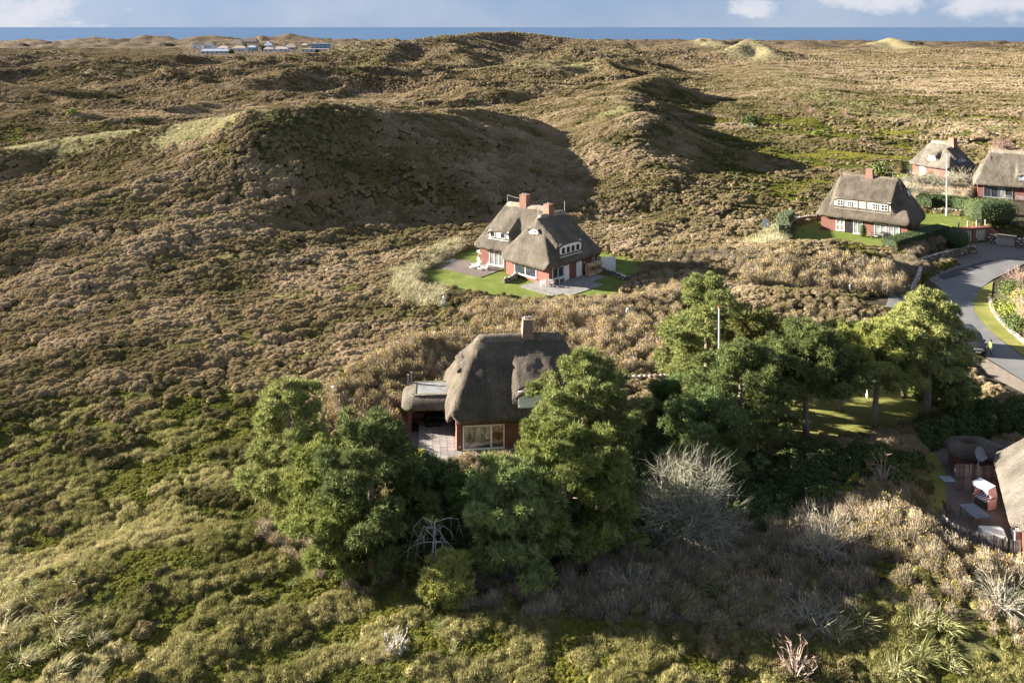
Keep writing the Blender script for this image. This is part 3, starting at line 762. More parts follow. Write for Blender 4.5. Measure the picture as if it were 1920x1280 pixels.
    # rough grass creeping over the lawn edges
    for poly, wd in ((LAWN_MID, .5), (LAWN_EAST, .6), (LAWN_PINES, .6)):
        for (x0, y0), (x1, y1) in zip(poly, poly[1:] + poly[:1]):
            m = int(math.hypot(x1 - x0, y1 - y0) * 5); f = r.rand(m); ex = x0 + (x1 - x0) * f + r.normal(size=m) * wd; ey = y0 + (y1 - y0) * f + r.normal(size=m) * wd
            TP.append(np.stack([ex, ey, height(ex, ey)], 1)); TS.append(.3 + .45 * r.rand(m)); TT.append(.25 + .5 * r.rand(m))
    scatter('grass_tussocks', 'tussock', np.concatenate(TP), np.concatenate(TS), np.concatenate(TT), 5)
    scatter('marram_grass', 'marram', np.concatenate(MP), np.concatenate(MS), np.concatenate(MT), 4)
grow()
# ------------------------------------------------------------------ building materials
def thatch_mat(name, col, moss=0.0):
    t = NT(name, .95, .1); p = t.obj()
    n1 = t.noise(p, .55, 5, .6); n2 = t.noise(t.scale(p, (7, 7, 1.6)), 1.6, 4, .7); n3 = t.noise(p, 9, 3, .7)
    nn = t.n.new('ShaderNodeTexCoord'); sx = t.n.new('ShaderNodeSeparateXYZ'); t.put(sx.inputs[0], nn.outputs['Normal'])
    onhip = t.math('GREATER_THAN', t.math('ABSOLUTE', sx.outputs[0]), t.math('ABSOLUTE', sx.outputs[1]))
    reed = t.math('ADD', t.math('MULTIPLY', t.noise(t.scale(p, (9, .7, .7)), 1.3, 3, .6), t.math('SUBTRACT', 1.0, onhip)), t.math('MULTIPLY', t.noise(t.scale(p, (.7, 9, .7)), 1.3, 3, .6), onhip))
    n2 = t.math('ADD', t.math('MULTIPLY', n2, .35), t.math('MULTIPLY', reed, .65))
    f = t.math('ADD', t.math('MULTIPLY', n1, .40), t.math('ADD', t.math('MULTIPLY', n2, .33), t.math('MULTIPLY', n3, .27)))
    c = t.ramp(f, [(.36, tuple(k * .42 for k in col)), (.5, col), (.62, tuple(min(1, k * 1.7) for k in col))])
    if moss: c = t.mix(t.rng(t.noise(p, .8, 4, .6), .62 - moss * .1, .74, 0, .8), c, (.09, .11, .02))
    t.color(c); t.bump(t.math('ADD', n2, t.math('MULTIPLY', n3, 1.5)), .14, 1.0); return t.m
THATCH = thatch_mat('thatch', (.128, .106, .084), .3)
THATCH_PALE = thatch_mat('thatch_pale', (.16, .14, .115))
THATCH_GREY = thatch_mat('thatch_grey', (.145, .123, .10), .5)
RIDGE = thatch_mat('ridge_turf', (.19, .155, .12))
RIDGE_PALE = thatch_mat('ridge_pale', (.30, .255, .20))

def brick_mat(name, a, b, mortar, bw=.26, bh=.085):
    t = NT(name, .85, .2); p = t.obj()
    s = t.n.new('ShaderNodeSeparateXYZ'); t.put(s.inputs[0], p)
    cmb = t.n.new('ShaderNodeCombineXYZ'); t.put(cmb.inputs[0], t.math('ADD', s.outputs[0], s.outputs[1])); t.put(cmb.inputs[1], s.outputs[2])
    br = t.n.new('ShaderNodeTexBrick'); br.inputs['Scale'].default_value = 1.0; br.inputs['Brick Width'].default_value = bw; br.inputs['Row Height'].default_value = bh
    br.inputs['Mortar Size'].default_value = .010; br.inputs['Color1'].default_value = a + (1,); br.inputs['Color2'].default_value = b + (1,); br.inputs['Mortar'].default_value = mortar + (1,)
    t.put(br.inputs['Vector'], cmb.outputs[0]); n = t.noise(p, 3, 4)
    t.color(t.mix(t.rng(n, .3, .7, 0, .35), br.outputs[0], tuple(k * .7 for k in a)))
    bp = t.n.new('ShaderNodeBump'); bp.inputs['Distance'].default_value = .012; bp.invert = True; t.put(bp.inputs['Height'], br.outputs['Fac']); t.l.new(bp.outputs[0], t.b.inputs['Normal'])
    return t.m
BRICK = brick_mat('red_brick', (.25, .085, .062), (.19, .065, .05), (.25, .19, .16))
BRICK_CH = brick_mat('chimney_brick', (.30, .14, .10), (.25, .115, .08), (.34, .24, .19))
BRICK_BROWN = brick_mat('brown_brick', (.30, .20, .15), (.24, .15, .11), (.30, .25, .2))
WHITE = simple('white_paint', (.80, .80, .78), .45, .4, .04)
BEIGE = simple('beige_boards', (.40, .37, .31), .6, .3, .06)
CREAM = simple('cream_curtain', (.66, .62, .54), .9, .1, .12, 14)
BLUE = simple('blue_boards', (.04, .08, .30), .5, .4, .1)
LEAD = simple('lead_flashing', (.30, .32, .34), .5, .4, .15)
DARK = simple('dark_inside', (.02, .02, .022), .8, .2, .2)  # near-black for dark interiors, shade put in the colour; stored chairs use it too
DKWOOD = simple('dark_wood', (.10, .07, .05), .8, .2, .3, 5, .01)
GREYWOOD = simple('grey_wood', (.30, .275, .25), .85, .15, .3, 4, .01)
TIMBER = simple('weathered_board', (.17, .15, .135), .9, .1, .45, 3, .015)
CONCRETE = simple('concrete', (.42, .41, .39), .9, .15, .15, 3, .01)
STEEL = simple('galvanised', (.55, .56, .57), .35, .5, .1)
BLACKM = simple('black_metal', (.015, .015, .016), .45, .4, .1)
def glass_mat(name, col, rough=.05):
    t = NT(name, rough, .8); n = t.noise(t.obj(), .9, 3)
    t.color(t.ramp(n, [(.35, tuple(k * .5 for k in col)), (.65, col)])); return t.m
GLASS = glass_mat('window_glass', (.045, .055, .065))
GLASS_LT = glass_mat('window_glass_curtained', (.30, .31, .30), .1)
def clear_glass():
    t = NT('clear_pane', .02, .5); tr = t.n.new('ShaderNodeBsdfTransparent'); gl = t.n.new('ShaderNodeBsdfGlossy'); gl.inputs['Roughness'].default_value = .02
    fr = t.n.new('ShaderNodeFresnel'); fr.inputs[0].default_value = 1.5; mx = t.n.new('ShaderNodeMixShader')
    t.put(mx.inputs[0], t.math('ADD', fr.outputs[0], .06)); t.l.new(tr.outputs[0], mx.inputs[1]); t.l.new(gl.outputs[0], mx.inputs[2]); t.l.new(mx.outputs[0], t.n['Material Output'].inputs[0]); return t.m
PANE = clear_glass()

# ------------------------------------------------------------------ houses under thatch
def smin(a, b, k): h = np.clip(.5 + .5 * (b - a) / k, 0, 1); return b * (1 - h) + a * h - k * h * (1 - h)
def smax(a, b, k): return -smin(-a, -b, k)

def roof_fn(a, b, zr, ze, rl, dorm, sag=0.0, rr=0.0):
    sf = (zr - ze) / b; sh = (zr - ze) / (a - rl)
    def main(x, y):
        zf = zr - sf * (np.sqrt(y * y + .12) - .35); zh = zr + .5 - sh * (np.abs(x) - rl + .25)
        return smin(zf, zh, .55)
    def fn(x, y):
        m = main(x, y); z = m
        for dm in dorm:
            l, o = {'front': (x, -y), 'back': (-x, y), 'left': (-y, -x), 'right': (y, x)}[dm['side']]
            w = dm['w']; zd = dm['zt'] + dm.get('slope', .5) * (dm['of'] - o) - 3.2 * np.clip(np.abs(l - dm['c']) - w / 2, 0, None) ** 1.25
            zd = zd - dm.get('arch', .10) * ((l - dm['c']) / (w / 2)) ** 2
            lim = .05 if dm['side'] in ('front', 'back') else rl - .1
            zd = np.minimum(zd, zr - .1)
            z = np.where((o < dm['of']) & (o > lim), smax(z, zd, .22), z)
        return z
    return fn, main

def thatch_roof(parent, a, b, zr, ze, rl, dorm, mat, ridge_mat, corner=1.0, thick=.40, wall_in=.55, seed=0, cap=True, cap_x=(0, 0)):
    fn, main = roof_fn(a, b, zr, ze, rl, dorm)
    nx, ny = int(2 * a / .19), int(2 * b / .19)
    X, Y = np.meshgrid(np.linspace(-a, a, nx), np.linspace(-b, b, ny), indexing='ij')
    cx, cy = np.clip(np.abs(X) - (a - corner), 0, None), np.clip(np.abs(Y) - (b - corner), 0, None)
    hyp = np.hypot(cx, cy); k = np.where(hyp > 1e-6, np.maximum(cx, cy) / np.maximum(hyp, 1e-6), 1)
    X = np.where((cx > 0) & (cy > 0), np.sign(X) * (a - corner + cx * k), X); Y = np.where((cx > 0) & (cy > 0), np.sign(Y) * (b - corner + cy * k), Y)
    Z = fn(X, Y) + (fbm(X / .8 + seed, Y / .8, 21, 3) - .5) * .16 + (vnoise(X * 4 + seed, Y * 4, 22) - .5) * .07
    edge = np.minimum(a - np.abs(X), b - np.abs(Y))
    Z = Z - np.clip(.35 - edge, 0, .35) ** 2 * 1.1
    V = np.stack([X, Y, Z], -1).reshape(-1, 3); idx = np.arange(nx * ny).reshape(nx, ny)
    F = [tuple(q) for q in np.stack([idx[:-1, :-1], idx[1:, :-1], idx[1:, 1:], idx[:-1, 1:]], -1).reshape(-1, 4)]
    ring = list(idx[:, 0]) + list(idx[-1, 1:]) + list(idx[-2::-1, -1]) + list(idx[0, -2:0:-1])
    P = V[ring]; c0 = np.array([1 - .16 / a, 1 - .16 / b, 1]); lo = P * c0 - (0, 0, thick)
    inn = P.copy(); inn[:, 0] *= (1 - wall_in * 1.3 / a); inn[:, 1] *= (1 - wall_in * 1.3 / b); inn[:, 2] = P[:, 2] - thick + .12
    n0 = len(V); n = len(ring); V = np.concatenate([V, lo, inn])
    for i in range(n):
        j = (i + 1) % n
        F.append((ring[j], ring[i], n0 + i, n0 + j)); F.append((n0 + j, n0 + i, n0 + n + i, n0 + n + j))
    me = bpy.data.meshes.new('roof'); me.from_pydata(V.tolist(), [], [tuple(int(i) for i in q) for q in F]); me.materials.append(mat)
    me.polygons.foreach_set('use_smooth', [True] * len(me.polygons)); me.update()
    ro = link('roof', me, parent)
    if cap:
        pts = [(x, 0, float(fn(np.array([x]), np.array([0.]))[0]) + .06 + .03 * math.sin(x * 5)) for x in np.linspace(-rl - .25 + cap_x[0], rl + .25 + cap_x[1], 16)]
        m = MB()
        for i in range(15):
            p, q = Vector(pts[i]), Vector(pts[i + 1])
        prof = [(-.62, -.52), (-.48, -.16), (-.22, .10), (0, .17), (.22, .10), (.48, -.16), (.62, -.52)]
        v = []; f = []
        for i, p in enumerate(pts):
            for yy, zz in prof: v.append((p[0], yy * (.95 + .1 * ((i * 7) % 3) / 3), p[2] + zz))
        for i in range(15):
            for j in range(6): f.append((i * 7 + j, (i + 1) * 7 + j, (i + 1) * 7 + j + 1, i * 7 + j + 1))
        f += [tuple(range(7)), tuple(range(15 * 7 + 6, 15 * 7 - 1, -1))]
        m.add(v, f); m.build('ridge_cap', ridge_mat, ro, True)
    # dormer lips of thatch over each dormer window
    for dm in dorm:
        if dm.get('lip', True):
            w, of, zt, c = dm['w'], dm['of'], dm['zt'], dm['c']; n = 13; v = []; f = []
            prof = [(-.55, .24), (-.12, .12), (.20, -.05), (.30, -.20), (.22, -.30), (-.10, -.26)]
            for i in range(n):
                l = c + (w / 2 + .12) * (2 * i / (n - 1) - 1); e = (abs(l - c) / (w / 2)) ** 4
                for o_, dz in prof: v.append((l, of + o_, zt + dz - dm.get('arch', .10) * ((l - c) / (w / 2)) ** 2 - .22 * e))
            for i in range(n - 1):
                for j in range(6): f.append((i * 6 + j, (i + 1) * 6 + j, (i + 1) * 6 + (j + 1) % 6, i * 6 + (j + 1) % 6))
            f += [tuple(range(6)), tuple(range((n - 1) * 6 + 5, (n - 1) * 6 - 1, -1))]
            rot = {'front': lambda p: (p[0], -p[1], p[2]), 'back': lambda p: (-p[0], p[1], p[2]), 'left': lambda p: (-p[1], -p[0], p[2]), 'right': lambda p: (p[1], p[0], p[2])}[dm['side']]
            MB().add([rot(p) for p in v], f).build('dormer_thatch', mat, ro, True)
    return ro, fn, main

SIDE = {'front': 0.0, 'right': PI / 2, 'back': PI, 'left': -PI / 2}
def on_side(side, l, o):     # lateral position and outward distance -> local x, y
    return {'front': (l, -o), 'back': (-l, o), 'left': (-o, -l), 'right': (o, l)}[side]

def window(parent, side, l, o, z, w, h, cols=1, rows=1, frame=WHITE, glass=GLASS, fw=.07, name='window', sill=True):
    """frame standing 6 cm proud of the wall with the panes set back in it"""
    x, y = on_side(side, l, o); rz = SIDE[side]
    m = MB(); pw, ph = (w - fw * (cols + 1)) / cols, (h - fw * (rows + 1)) / rows
    for i in range(cols + 1): m.box((-w / 2 + fw / 2 + i * (pw + fw), 0, h / 2), (fw, .10, h))
    for j in range(rows + 1):
        for i in range(cols): m.box((-w / 2 + fw + pw / 2 + i * (pw + fw), 0, fw / 2 + j * (ph + fw)), (pw, .09, fw))
    if sill: m.box((0, -.07, -.035), (w + .12, .22, .06))
    f = m.build(name, frame, parent); f.location = (x, y, z); f.rotation_euler = (0, 0, rz)
    g = glass if isinstance(glass, (list, tuple)) else [glass]
    for i in range(cols):
        for j in range(rows):
            MB().box((-w / 2 + fw + pw / 2 + i * (pw + fw), .012, fw + ph / 2 + j * (ph + fw)), (pw, .02, ph)).build('pane', g[i % len(g)], f)
    return f

def dormer_front(parent, main, dm, board, wins, frame=WHITE, glass=GLASS, sill_mat=None):
    side, c, w, of, zt = dm['side'], dm['c'], dm['w'], dm['of'], dm['zt']
    x, y = on_side(side, c, of); zb = float(main(np.array([x]), np.array([y]))[0])
    m = MB(); m.box((0, .0, (zb - .25 + zt - .12) / 2), (w - .25, .16, zt - zb + .13)); m.box((0, -.14, zb - .02), (w - .15, .2, .06))
    f = m.build('dormer_wall', board, parent); f.location = on_side(side, c, of + .03) + (0,); f.rotation_euler = (0, 0, SIDE[side])
    for l, wz, ww, wh, cols, rows in wins: window(parent, side, c + l, of + .14, zb + wz, ww, wh, cols, rows, frame, glass, .06, 'dormer_window', False)
    return zb

def chimney(roof, x, y, z0, z1, w0, w1, mat=BRICK_CH, pots=2, d0=None):
    m = MB(); d0 = d0 or w0
    k = w1 / w0
    for i in range(4):
        za, zb = z0 + (z1 - z0) * i / 4, z0 + (z1 - z0) * (i + 1) / 4; ka, kb = 1 + (k - 1) * i / 4, 1 + (k - 1) * (i + 1) / 4
        v = [(sx * w0 / 2 * kk, sy * d0 / 2 * kk, zz) for zz, kk in ((za, ka), (zb, kb)) for sx, sy in ((-1, -1), (1, -1), (1, 1), (-1, 1))]
        m.add(v, [(0, 1, 5, 4), (1, 2, 6, 5), (2, 3, 7, 6), (3, 0, 4, 7)] + ([(4, 5, 6, 7)] if i == 3 else []))
    m.box((0, 0, z1 + .05), (w1 * 1.06, d0 * k * 1.06, .1)); m.box((0, 0, z0 + .35), (w0 * 1.12, d0 * 1.12, .06), 0, 1)
    for i in range(pots): m.lathe([(.13, z1 + .1), (.12, z1 + .28), (.09, z1 + .28), (.085, z1 + .15)], 8, ((i - (pots - 1) / 2) * w1 * .42, 0, 0), 1)
    o = m.build('chimney', [mat, LEAD], roof); o.location = (x, y, 0); return o

def walls(parent, hl, hd, h, mat, z0=-.3, openings=()):
    """four brick walls 0.3 thick; openings on the front: (l0, l1, z0, z1) are left out of the masonry"""
    m = MB(); t = .3
    cur = -hl
    for l0, l1, a0, a1 in sorted(openings):
        if l0 > cur: m.box(((cur + l0) / 2, -hd + t / 2, (z0 + h) / 2), (l0 - cur, t, h - z0))
        if a0 > z0: m.box(((l0 + l1) / 2, -hd + t / 2, (z0 + a0) / 2), (l1 - l0, t, a0 - z0))
        if a1 < h: m.box(((l0 + l1) / 2, -hd + t / 2, (a1 + h) / 2), (l1 - l0, t, h - a1))
        cur = l1
    m.box(((cur + hl) / 2, -hd + t / 2, (z0 + h) / 2), (hl - cur, t, h - z0))
    m.box((0, hd - t / 2, (z0 + h) / 2), (2 * hl, t, h - z0))
    for s in (-1, 1): m.box((s * (hl - t / 2), 0, (z0 + h) / 2), (t, 2 * hd - 2 * t, h - z0))
    return m.build('wall', mat, parent)

def door(parent, side, l, o, z, w, h, mat, arch=False, name='door'):
    x, y = on_side(side, l, o); m = MB()
    pts = [(-w / 2, 0), (w / 2, 0), (w / 2, h - (w / 2 if arch else 0))]
    if arch: pts += [(w / 2 * math.cos(t), h - w / 2 + w / 2 * math.sin(t)) for t in np.linspace(.2, PI - .2, 7)]
    pts += [(-w / 2, h - (w / 2 if arch else 0))]
    m.extrude(pts, (0, 0, 0), (1, 0, 0), (0, 0, 1), (0, 1, 0), .1)
    d = m.build(name, mat, parent); d.location = (x, y, z); d.rotation_euler = (0, 0, SIDE[side])
    MB().bar((w * .36, -.05, 1.0), (w * .36, -.11, 1.0), .02, 6).bar((w * .36, -.11, 1.0), (w * .24, -.11, 1.0), .015, 6).build('handle', STEEL, d); return d

def wall_lamp(parent, side, l, o, z):
    x, y = on_side(side, l, o); m = MB(); m.box((0, .0, 0), (.1, .04, .14)); m.lathe([(.05, -.12), (.07, .05), (.02, .1)], 8, (0, -.1, 0))
    k = m.build('wall_lamp', WHITE, parent); k.location = (x, y, z); k.rotation_euler = (0, 0, SIDE[side])

def lightning_rod(roof, pts):
    m = MB()
    for p, q in zip(pts[:-1], pts[1:]): m.bar(p, q, .02, 4)
    m.build('lightning_wire', STEEL, roof)

# --- the near house: steep dark thatch over a red brick wall with one big window
def house_near():
    t = thing('thatched_house', 'nearest thatched house, brown brick chimney, large white framed window in its red wall', 'house', (.62, 77.8, 0), math.radians(6), 'thatched houses')
    dm = [dict(side='front', c=1.15, w=3.7, of=4.55, zt=4.85, slope=.62), dict(side='left', c=0, w=3.0, of=5.3, zt=6.0, slope=.65)]
    ro, fn, mn = thatch_roof(t, 6.6, 5.2, 7.75, 2.55, 3.75, dm, THATCH, RIDGE, 1.3, seed=1)
    walls(t, 5.7, 4.65, 2.6, BRICK, -.3, [(-5.2, -1.75, .12, 2.15)])
    chimney(ro, .75, 0, 7.0, 9.15, 1.12, .84, BRICK_BROWN, 2)
    dormer_front(t, mn, dm[0], WHITE, [(-.7, .62, .75, .62, 1, 1), (.8, .62, .75, .62, 1, 1)], WHITE, GLASS_LT)
    for k in range(3):
        x, y = on_side('front', 1.15, 4.68 + .03 * (2 - k)); MB().box((0, 0, 0), (3.5, .03, .2)).build('weather_board', WHITE, t).location = (x, y, 3.5 + k * .2)
    # big window: fixed pane at the left, glass door with a wooden blind at the right
    m = MB(); m.box((-1.68, 0, 1.0), (.09, .14, 2.0)); m.box((1.68, 0, 1.0), (.09, .14, 2.0)); m.box((0, 0, .05), (3.45, .16, .1)); m.box((0, 0, 1.98), (3.45, .14, .09)); m.box((.62, 0, 1.0), (.12, .13, 1.8))
    f = m.build('window', WHITE, t); f.location = (-3.47, -4.68, .13)
    MB().box((-.54, .02, 1.02), (2.18, .02, 1.82)).build('pane', PANE, f); MB().box((1.16, .02, 1.02), (.94, .02, 1.82)).build('pane', PANE, f)
    blind = MB()
    for i in range(9): blind.box((.74 + i * .105, .10, 1.02), (.10, .02, 1.8))
    blind.build('wooden_blind', simple('blind_wood', (.36, .20, .10), .6, .3, .25), f)
    m = MB(); m.box((-3.47, -2.9, .05), (3.6, 3.0, .06)); m.build('room_floor', simple('pale_floor', (.62, .60, .55), .5, .3, .08), t)
    m = MB(); pl = [(-5.3 + i * .09, -4.0 + .07 * math.sin(i * 1.3)) for i in range(42)]
    for (xa, ya), (xb, yb) in zip(pl[:-1], pl[1:]): m.add([(xa, ya, .1), (xb, yb, .1), (xb, yb, 2.3), (xa, ya, 2.3)], [(0, 1, 2, 3)])
    m.build('bright_room_sheet', simple('white_sheet', (.82, .80, .75), .9, .1, .06), t, True)  # folded white sheet added to make the dim room look bright
    MB().box((-3.9, -4.27, .55), (2.0, .34, .06)).build('sideboard', WHITE, t)
    for dx in (-4.55, -3.6):
        p = MB().lathe([(.10, .58), (.2, .72), (.2, .82), (.16, .82)], 10, (dx, -4.28, 0)).build('flower_pot', WHITE, t)
        g = MB(); r = random.Random(dx)
        for i in range(26): a = r.random() * 6.3; g.bar((dx, -4.28, .8), (dx + .2 * math.cos(a) * r.random(), -4.28 + .15 * math.sin(a), 1.1 + .35 * r.random()), .02, 3, .004)
        g.build('pot_plant', simple('pot_plant_leaf', (.10, .17, .05)), p)
    for l in (-5.45, -.9): MB().box((0, 0, 0), (.12, .06, .12)).build('wall_socket', WHITE, t).location = (l, -4.68, .4)
    MB().bar((1.9, 0, 7.7), (1.9, 0, 8.3), .04, 6).build('vent_pipe', LEAD, ro)
    return t
house_near()

# --- flat topped thatched shed beside it
def shed():
    t = thing('thatched_shed', 'open shed with thatch edge and flat grey roof beside the nearest house', 'shed', (-7.05, 78.0, 0), math.radians(5))
    n = 26; V = []; F = []
    prof = [(0, 2.02), (-.10, 2.08), (-.04, 2.32), (.14, 2.56), (.38, 2.76), (.66, 2.92), (.85, 2.98)]   # inward from the eave, height
    hx, hy, r = 2.6, 2.3, 1.0
    def ring(off):
        out = []; a, b, rr = hx - off, hy - off, max(.12, r - off)
        for cx, cy, t0 in ((a - rr, b - rr, 0), (-a + rr, b - rr, 90), (-a + rr, -b + rr, 180), (a - rr, -b + rr, 270)):
            for k in range(7): an = math.radians(t0 + 15 * k); out.append((cx + rr * math.cos(an), cy + rr * math.sin(an)))
        return out
    for off, z in prof:
        for i, (x, y) in enumerate(ring(off)): V.append((x, y, z + .03 * math.sin(i * 1.7)))
    N = 28
    for i in range(len(prof) - 1):
        for k in range(N): F.append((i * N + k, i * N + (k + 1) % N, (i + 1) * N + (k + 1) % N, (i + 1) * N + k))
    F.append(tuple(range(N - 1, -1, -1)))
    ro = MB().add(V, F).build('roof', THATCH_GREY, t, True)
    m = MB(); pts = ring(.80); m.prism(pts, 2.9, 3.03)
    m.build('flat_roof', simple('roofing_felt', (.21, .21, .205), .9, .15, .35, 1.2), ro)
    m = MB(); m.box((.1, -1.36, 3.045), (3.3, .34, .05)); m.box((-1.62, 0, 3.05), (.34, 2.6, .05)); m.box((.1, 1.42, 3.04), (3.3, .14, .05)); m.build('moss_edge', simple('moss_lichen', (.17, .165, .115), .95, .1, .6, 5), ro)
    MB().box((-1.95, -1.5, 1.0), (.3, .36, 2.1)).build('pier', BRICK, t); MB().box((-1.95, .2, 1.0), (.25, 2.9, 2.1)).build('wall', BRICK, t); MB().box((.1, 1.7, 1.0), (3.2, .25, 2.1)).build('wall', BRICK, t); MB().box((1.65, .3, 1.0), (.25, 2.6, 2.1)).build('wall', BRICK, t)
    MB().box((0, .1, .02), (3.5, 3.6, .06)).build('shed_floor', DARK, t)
    m = MB(); m.box((-1.9, 1.3, 3.35), (.16, .16, 1.3)); m.build('post', GREYWOOD, t); MB().box((-2.2, 1.3, 3.3), (.14, .16, 1.0)).build('post', GREYWOOD, t)
    b = thing('wooden_bench', 'dark wooden bench standing inside the open thatched shed', 'bench', (-8.35, 77.2, .05), math.radians(5))
    m = MB(); [m.box((0, -.2 + i * .14, .45), (1.2, .12, .04)) for i in range(4)]; m.build('seat', DKWOOD, b)
    m = MB(); [m.box((0, .32, .6 + i * .14), (1.2, .04, .11)) for i in range(3)]; m.build('backrest', DKWOOD, b)
    for sx in (-.55, .55):
        for sy in (-.2, .3): MB().box((sx, sy, .23), (.07, .07, .46)).build('leg', DKWOOD, b)
    for i, (x, y, s) in enumerate(((-7.25, 77.1, 1.0), (-6.6, 77.2, 1.1), (-6.75, 77.9, 1.25))):
        k = thing('wicker_chair', ('dark rounded wicker chair next to the bench in the open shed', 'dark rounded wicker chair nearest the house in the open shed', 'dark covered chair at the back of the open shed')[i], 'chair', (x, y, .05), math.radians(20 * i - 10), 'dark chairs stored in the shed')
        MB().lathe([(.30 * s, 0), (.36 * s, .25), (.38 * s, .42), (.30 * s, .44), (.05, .42)], 14).build('seat', DARK, k, True)
        m = MB(); v = []; f = []
        for i2 in range(11):
            a = PI * (.0 + i2 / 10); v += [(.38 * s * math.cos(a), .36 * s * math.sin(a), .4), (.42 * s * math.cos(a), .42 * s * math.sin(a), .62 + .22 * math.sin(a))]
            v += [(.33 * s * math.cos(a), .31 * s * math.sin(a), .4), (.37 * s * math.cos(a), .37 * s * math.sin(a), .62 + .22 * math.sin(a))]
        for i2 in range(10): q = i2 * 4; f += [(q, q + 4, q + 5, q + 1), (q + 2, q + 3, q + 7, q + 6), (q + 1, q + 5, q + 7, q + 3)]
        m.add(v, f); m.build('backrest', DARK, k, True)
shed()

# --- the L-shaped house in the middle
def house_middle():
    t = thing('thatched_house', 'L-shaped thatched house on the raised lawn, two brick chimneys on its ridges', 'house', (5.7, 125.6, 0), math.radians(45), 'thatched houses')
    dm = [dict(side='front', c=-1.0, w=4.7, of=4.3, zt=5.45, slope=.72), dict(side='left', c=.1, w=1.9, of=3.75, zt=7.15, slope=.75)]
    ro, fn, mn = thatch_roof(t, 5.9, 4.85, 8.4, 2.5, 2.55, dm, THATCH_GREY, RIDGE_PALE, 1.0, seed=3)
    walls(t, 5.1, 4.1, 2.6, BRICK)
    dormer_front(t, mn, dm[0], WHITE, [(-1.55, .28, .8, .95, 1, 1), (-.55, .28, .8, .95, 1, 1), (.45, .28, .8, .95, 1, 1), (1.45, .28, .8, .95, 1, 1)])
    dormer_front(t, mn, dm[1], WHITE, [])
    chimney(ro, -.6, .1, 7.6, 9.75, 1.25, 1.0, BRICK_CH, 1)
    lightning_rod(ro, [(-2.9, 0, 8.3), (-2.9, 0, 9.4), (-.9, 0, 9.6)]); lightning_rod(ro, [(2.7, 0, 8.2), (2.7, 0, 9.8)])
    window(t, 'left', -.3, 5.13, .55, 4.2, 1.75, 2, 1, WHITE, GLASS)
    window(t, 'front', -3.3, 4.13, .75, 2.2, 1.45, 2, 1, WHITE, GLASS); door(t, 'front', -1.55, 4.14, .05, 1.0, 2.15, WHITE, False, 'glass_door')
    door(t, 'front', 1.1, 4.14, .05, 1.15, 2.3, WHITE, True); window(t, 'front', 4.2, 4.13, 1.2, .5, .9, 1, 1)
    wall_lamp(t, 'front', 2.2, 4.12, 1.8); wall_lamp(t, 'left', 2.9, 5.12, 1.9); wall_lamp(t, 'left', -2.8, 5.12, 1.9)
    # wing, built in the same house: its own roof and walls turned by 78 degrees
    M = Matrix.Rotation(-math.radians(45), 4, 'Z') @ Matrix.Translation((-5.7, -125.6, 0)) @ Matrix.Translation((2.75, 131.0, 0)) @ Matrix.Rotation(math.radians(-33), 4, 'Z')
    before = set(bpy.data.objects)
    dw = [dict(side='front', c=-2.7, w=3.7, of=4.35, zt=5.3, slope=.68)]
    ro2, fn2, mn2 = thatch_roof(t, 7.0, 5.3, 8.45, 2.5, 4.1, dw, THATCH_GREY, RIDGE_PALE, 1.0, seed=5)
    walls(t, 6.1, 4.5, 2.6, BRICK)
    dormer_front(t, mn2, dw[0], WHITE, [(-1.05, .25, .85, .8, 1, 1), (.75, .25, .85, .8, 1, 1)])
    chimney(ro2, -1.0, 0, 7.6, 9.9, 1.2, 1.15, BRICK_CH, 2)
    lightning_rod(ro2, [(-7.2, -3, 2.6), (-5.2, -.6, 6.6), (-4.1, 0, 8.5), (-4.1, 0, 9.6), (-1.4, 0, 9.2)])
    window(t, 'front', -3.0, 4.53, .15, 2.6, 2.1, 3, 1, WHITE, GLASS_LT); window(t, 'front', -.2, 4.53, .15, 1.6, 2.1, 2, 1, WHITE, GLASS)
    window(t, 'left', 0, 6.13, .8, 1.6, 1.3, 2, 1)
    new = [o for o in bpy.data.objects if o not in before and o.parent == t]
    for o in new:
        k = M @ Matrix.LocRotScale(o.location, o.rotation_euler, o.scale); o.location, o.rotation_euler = k.to_translation(), k.to_euler()
    return t
house_middle()

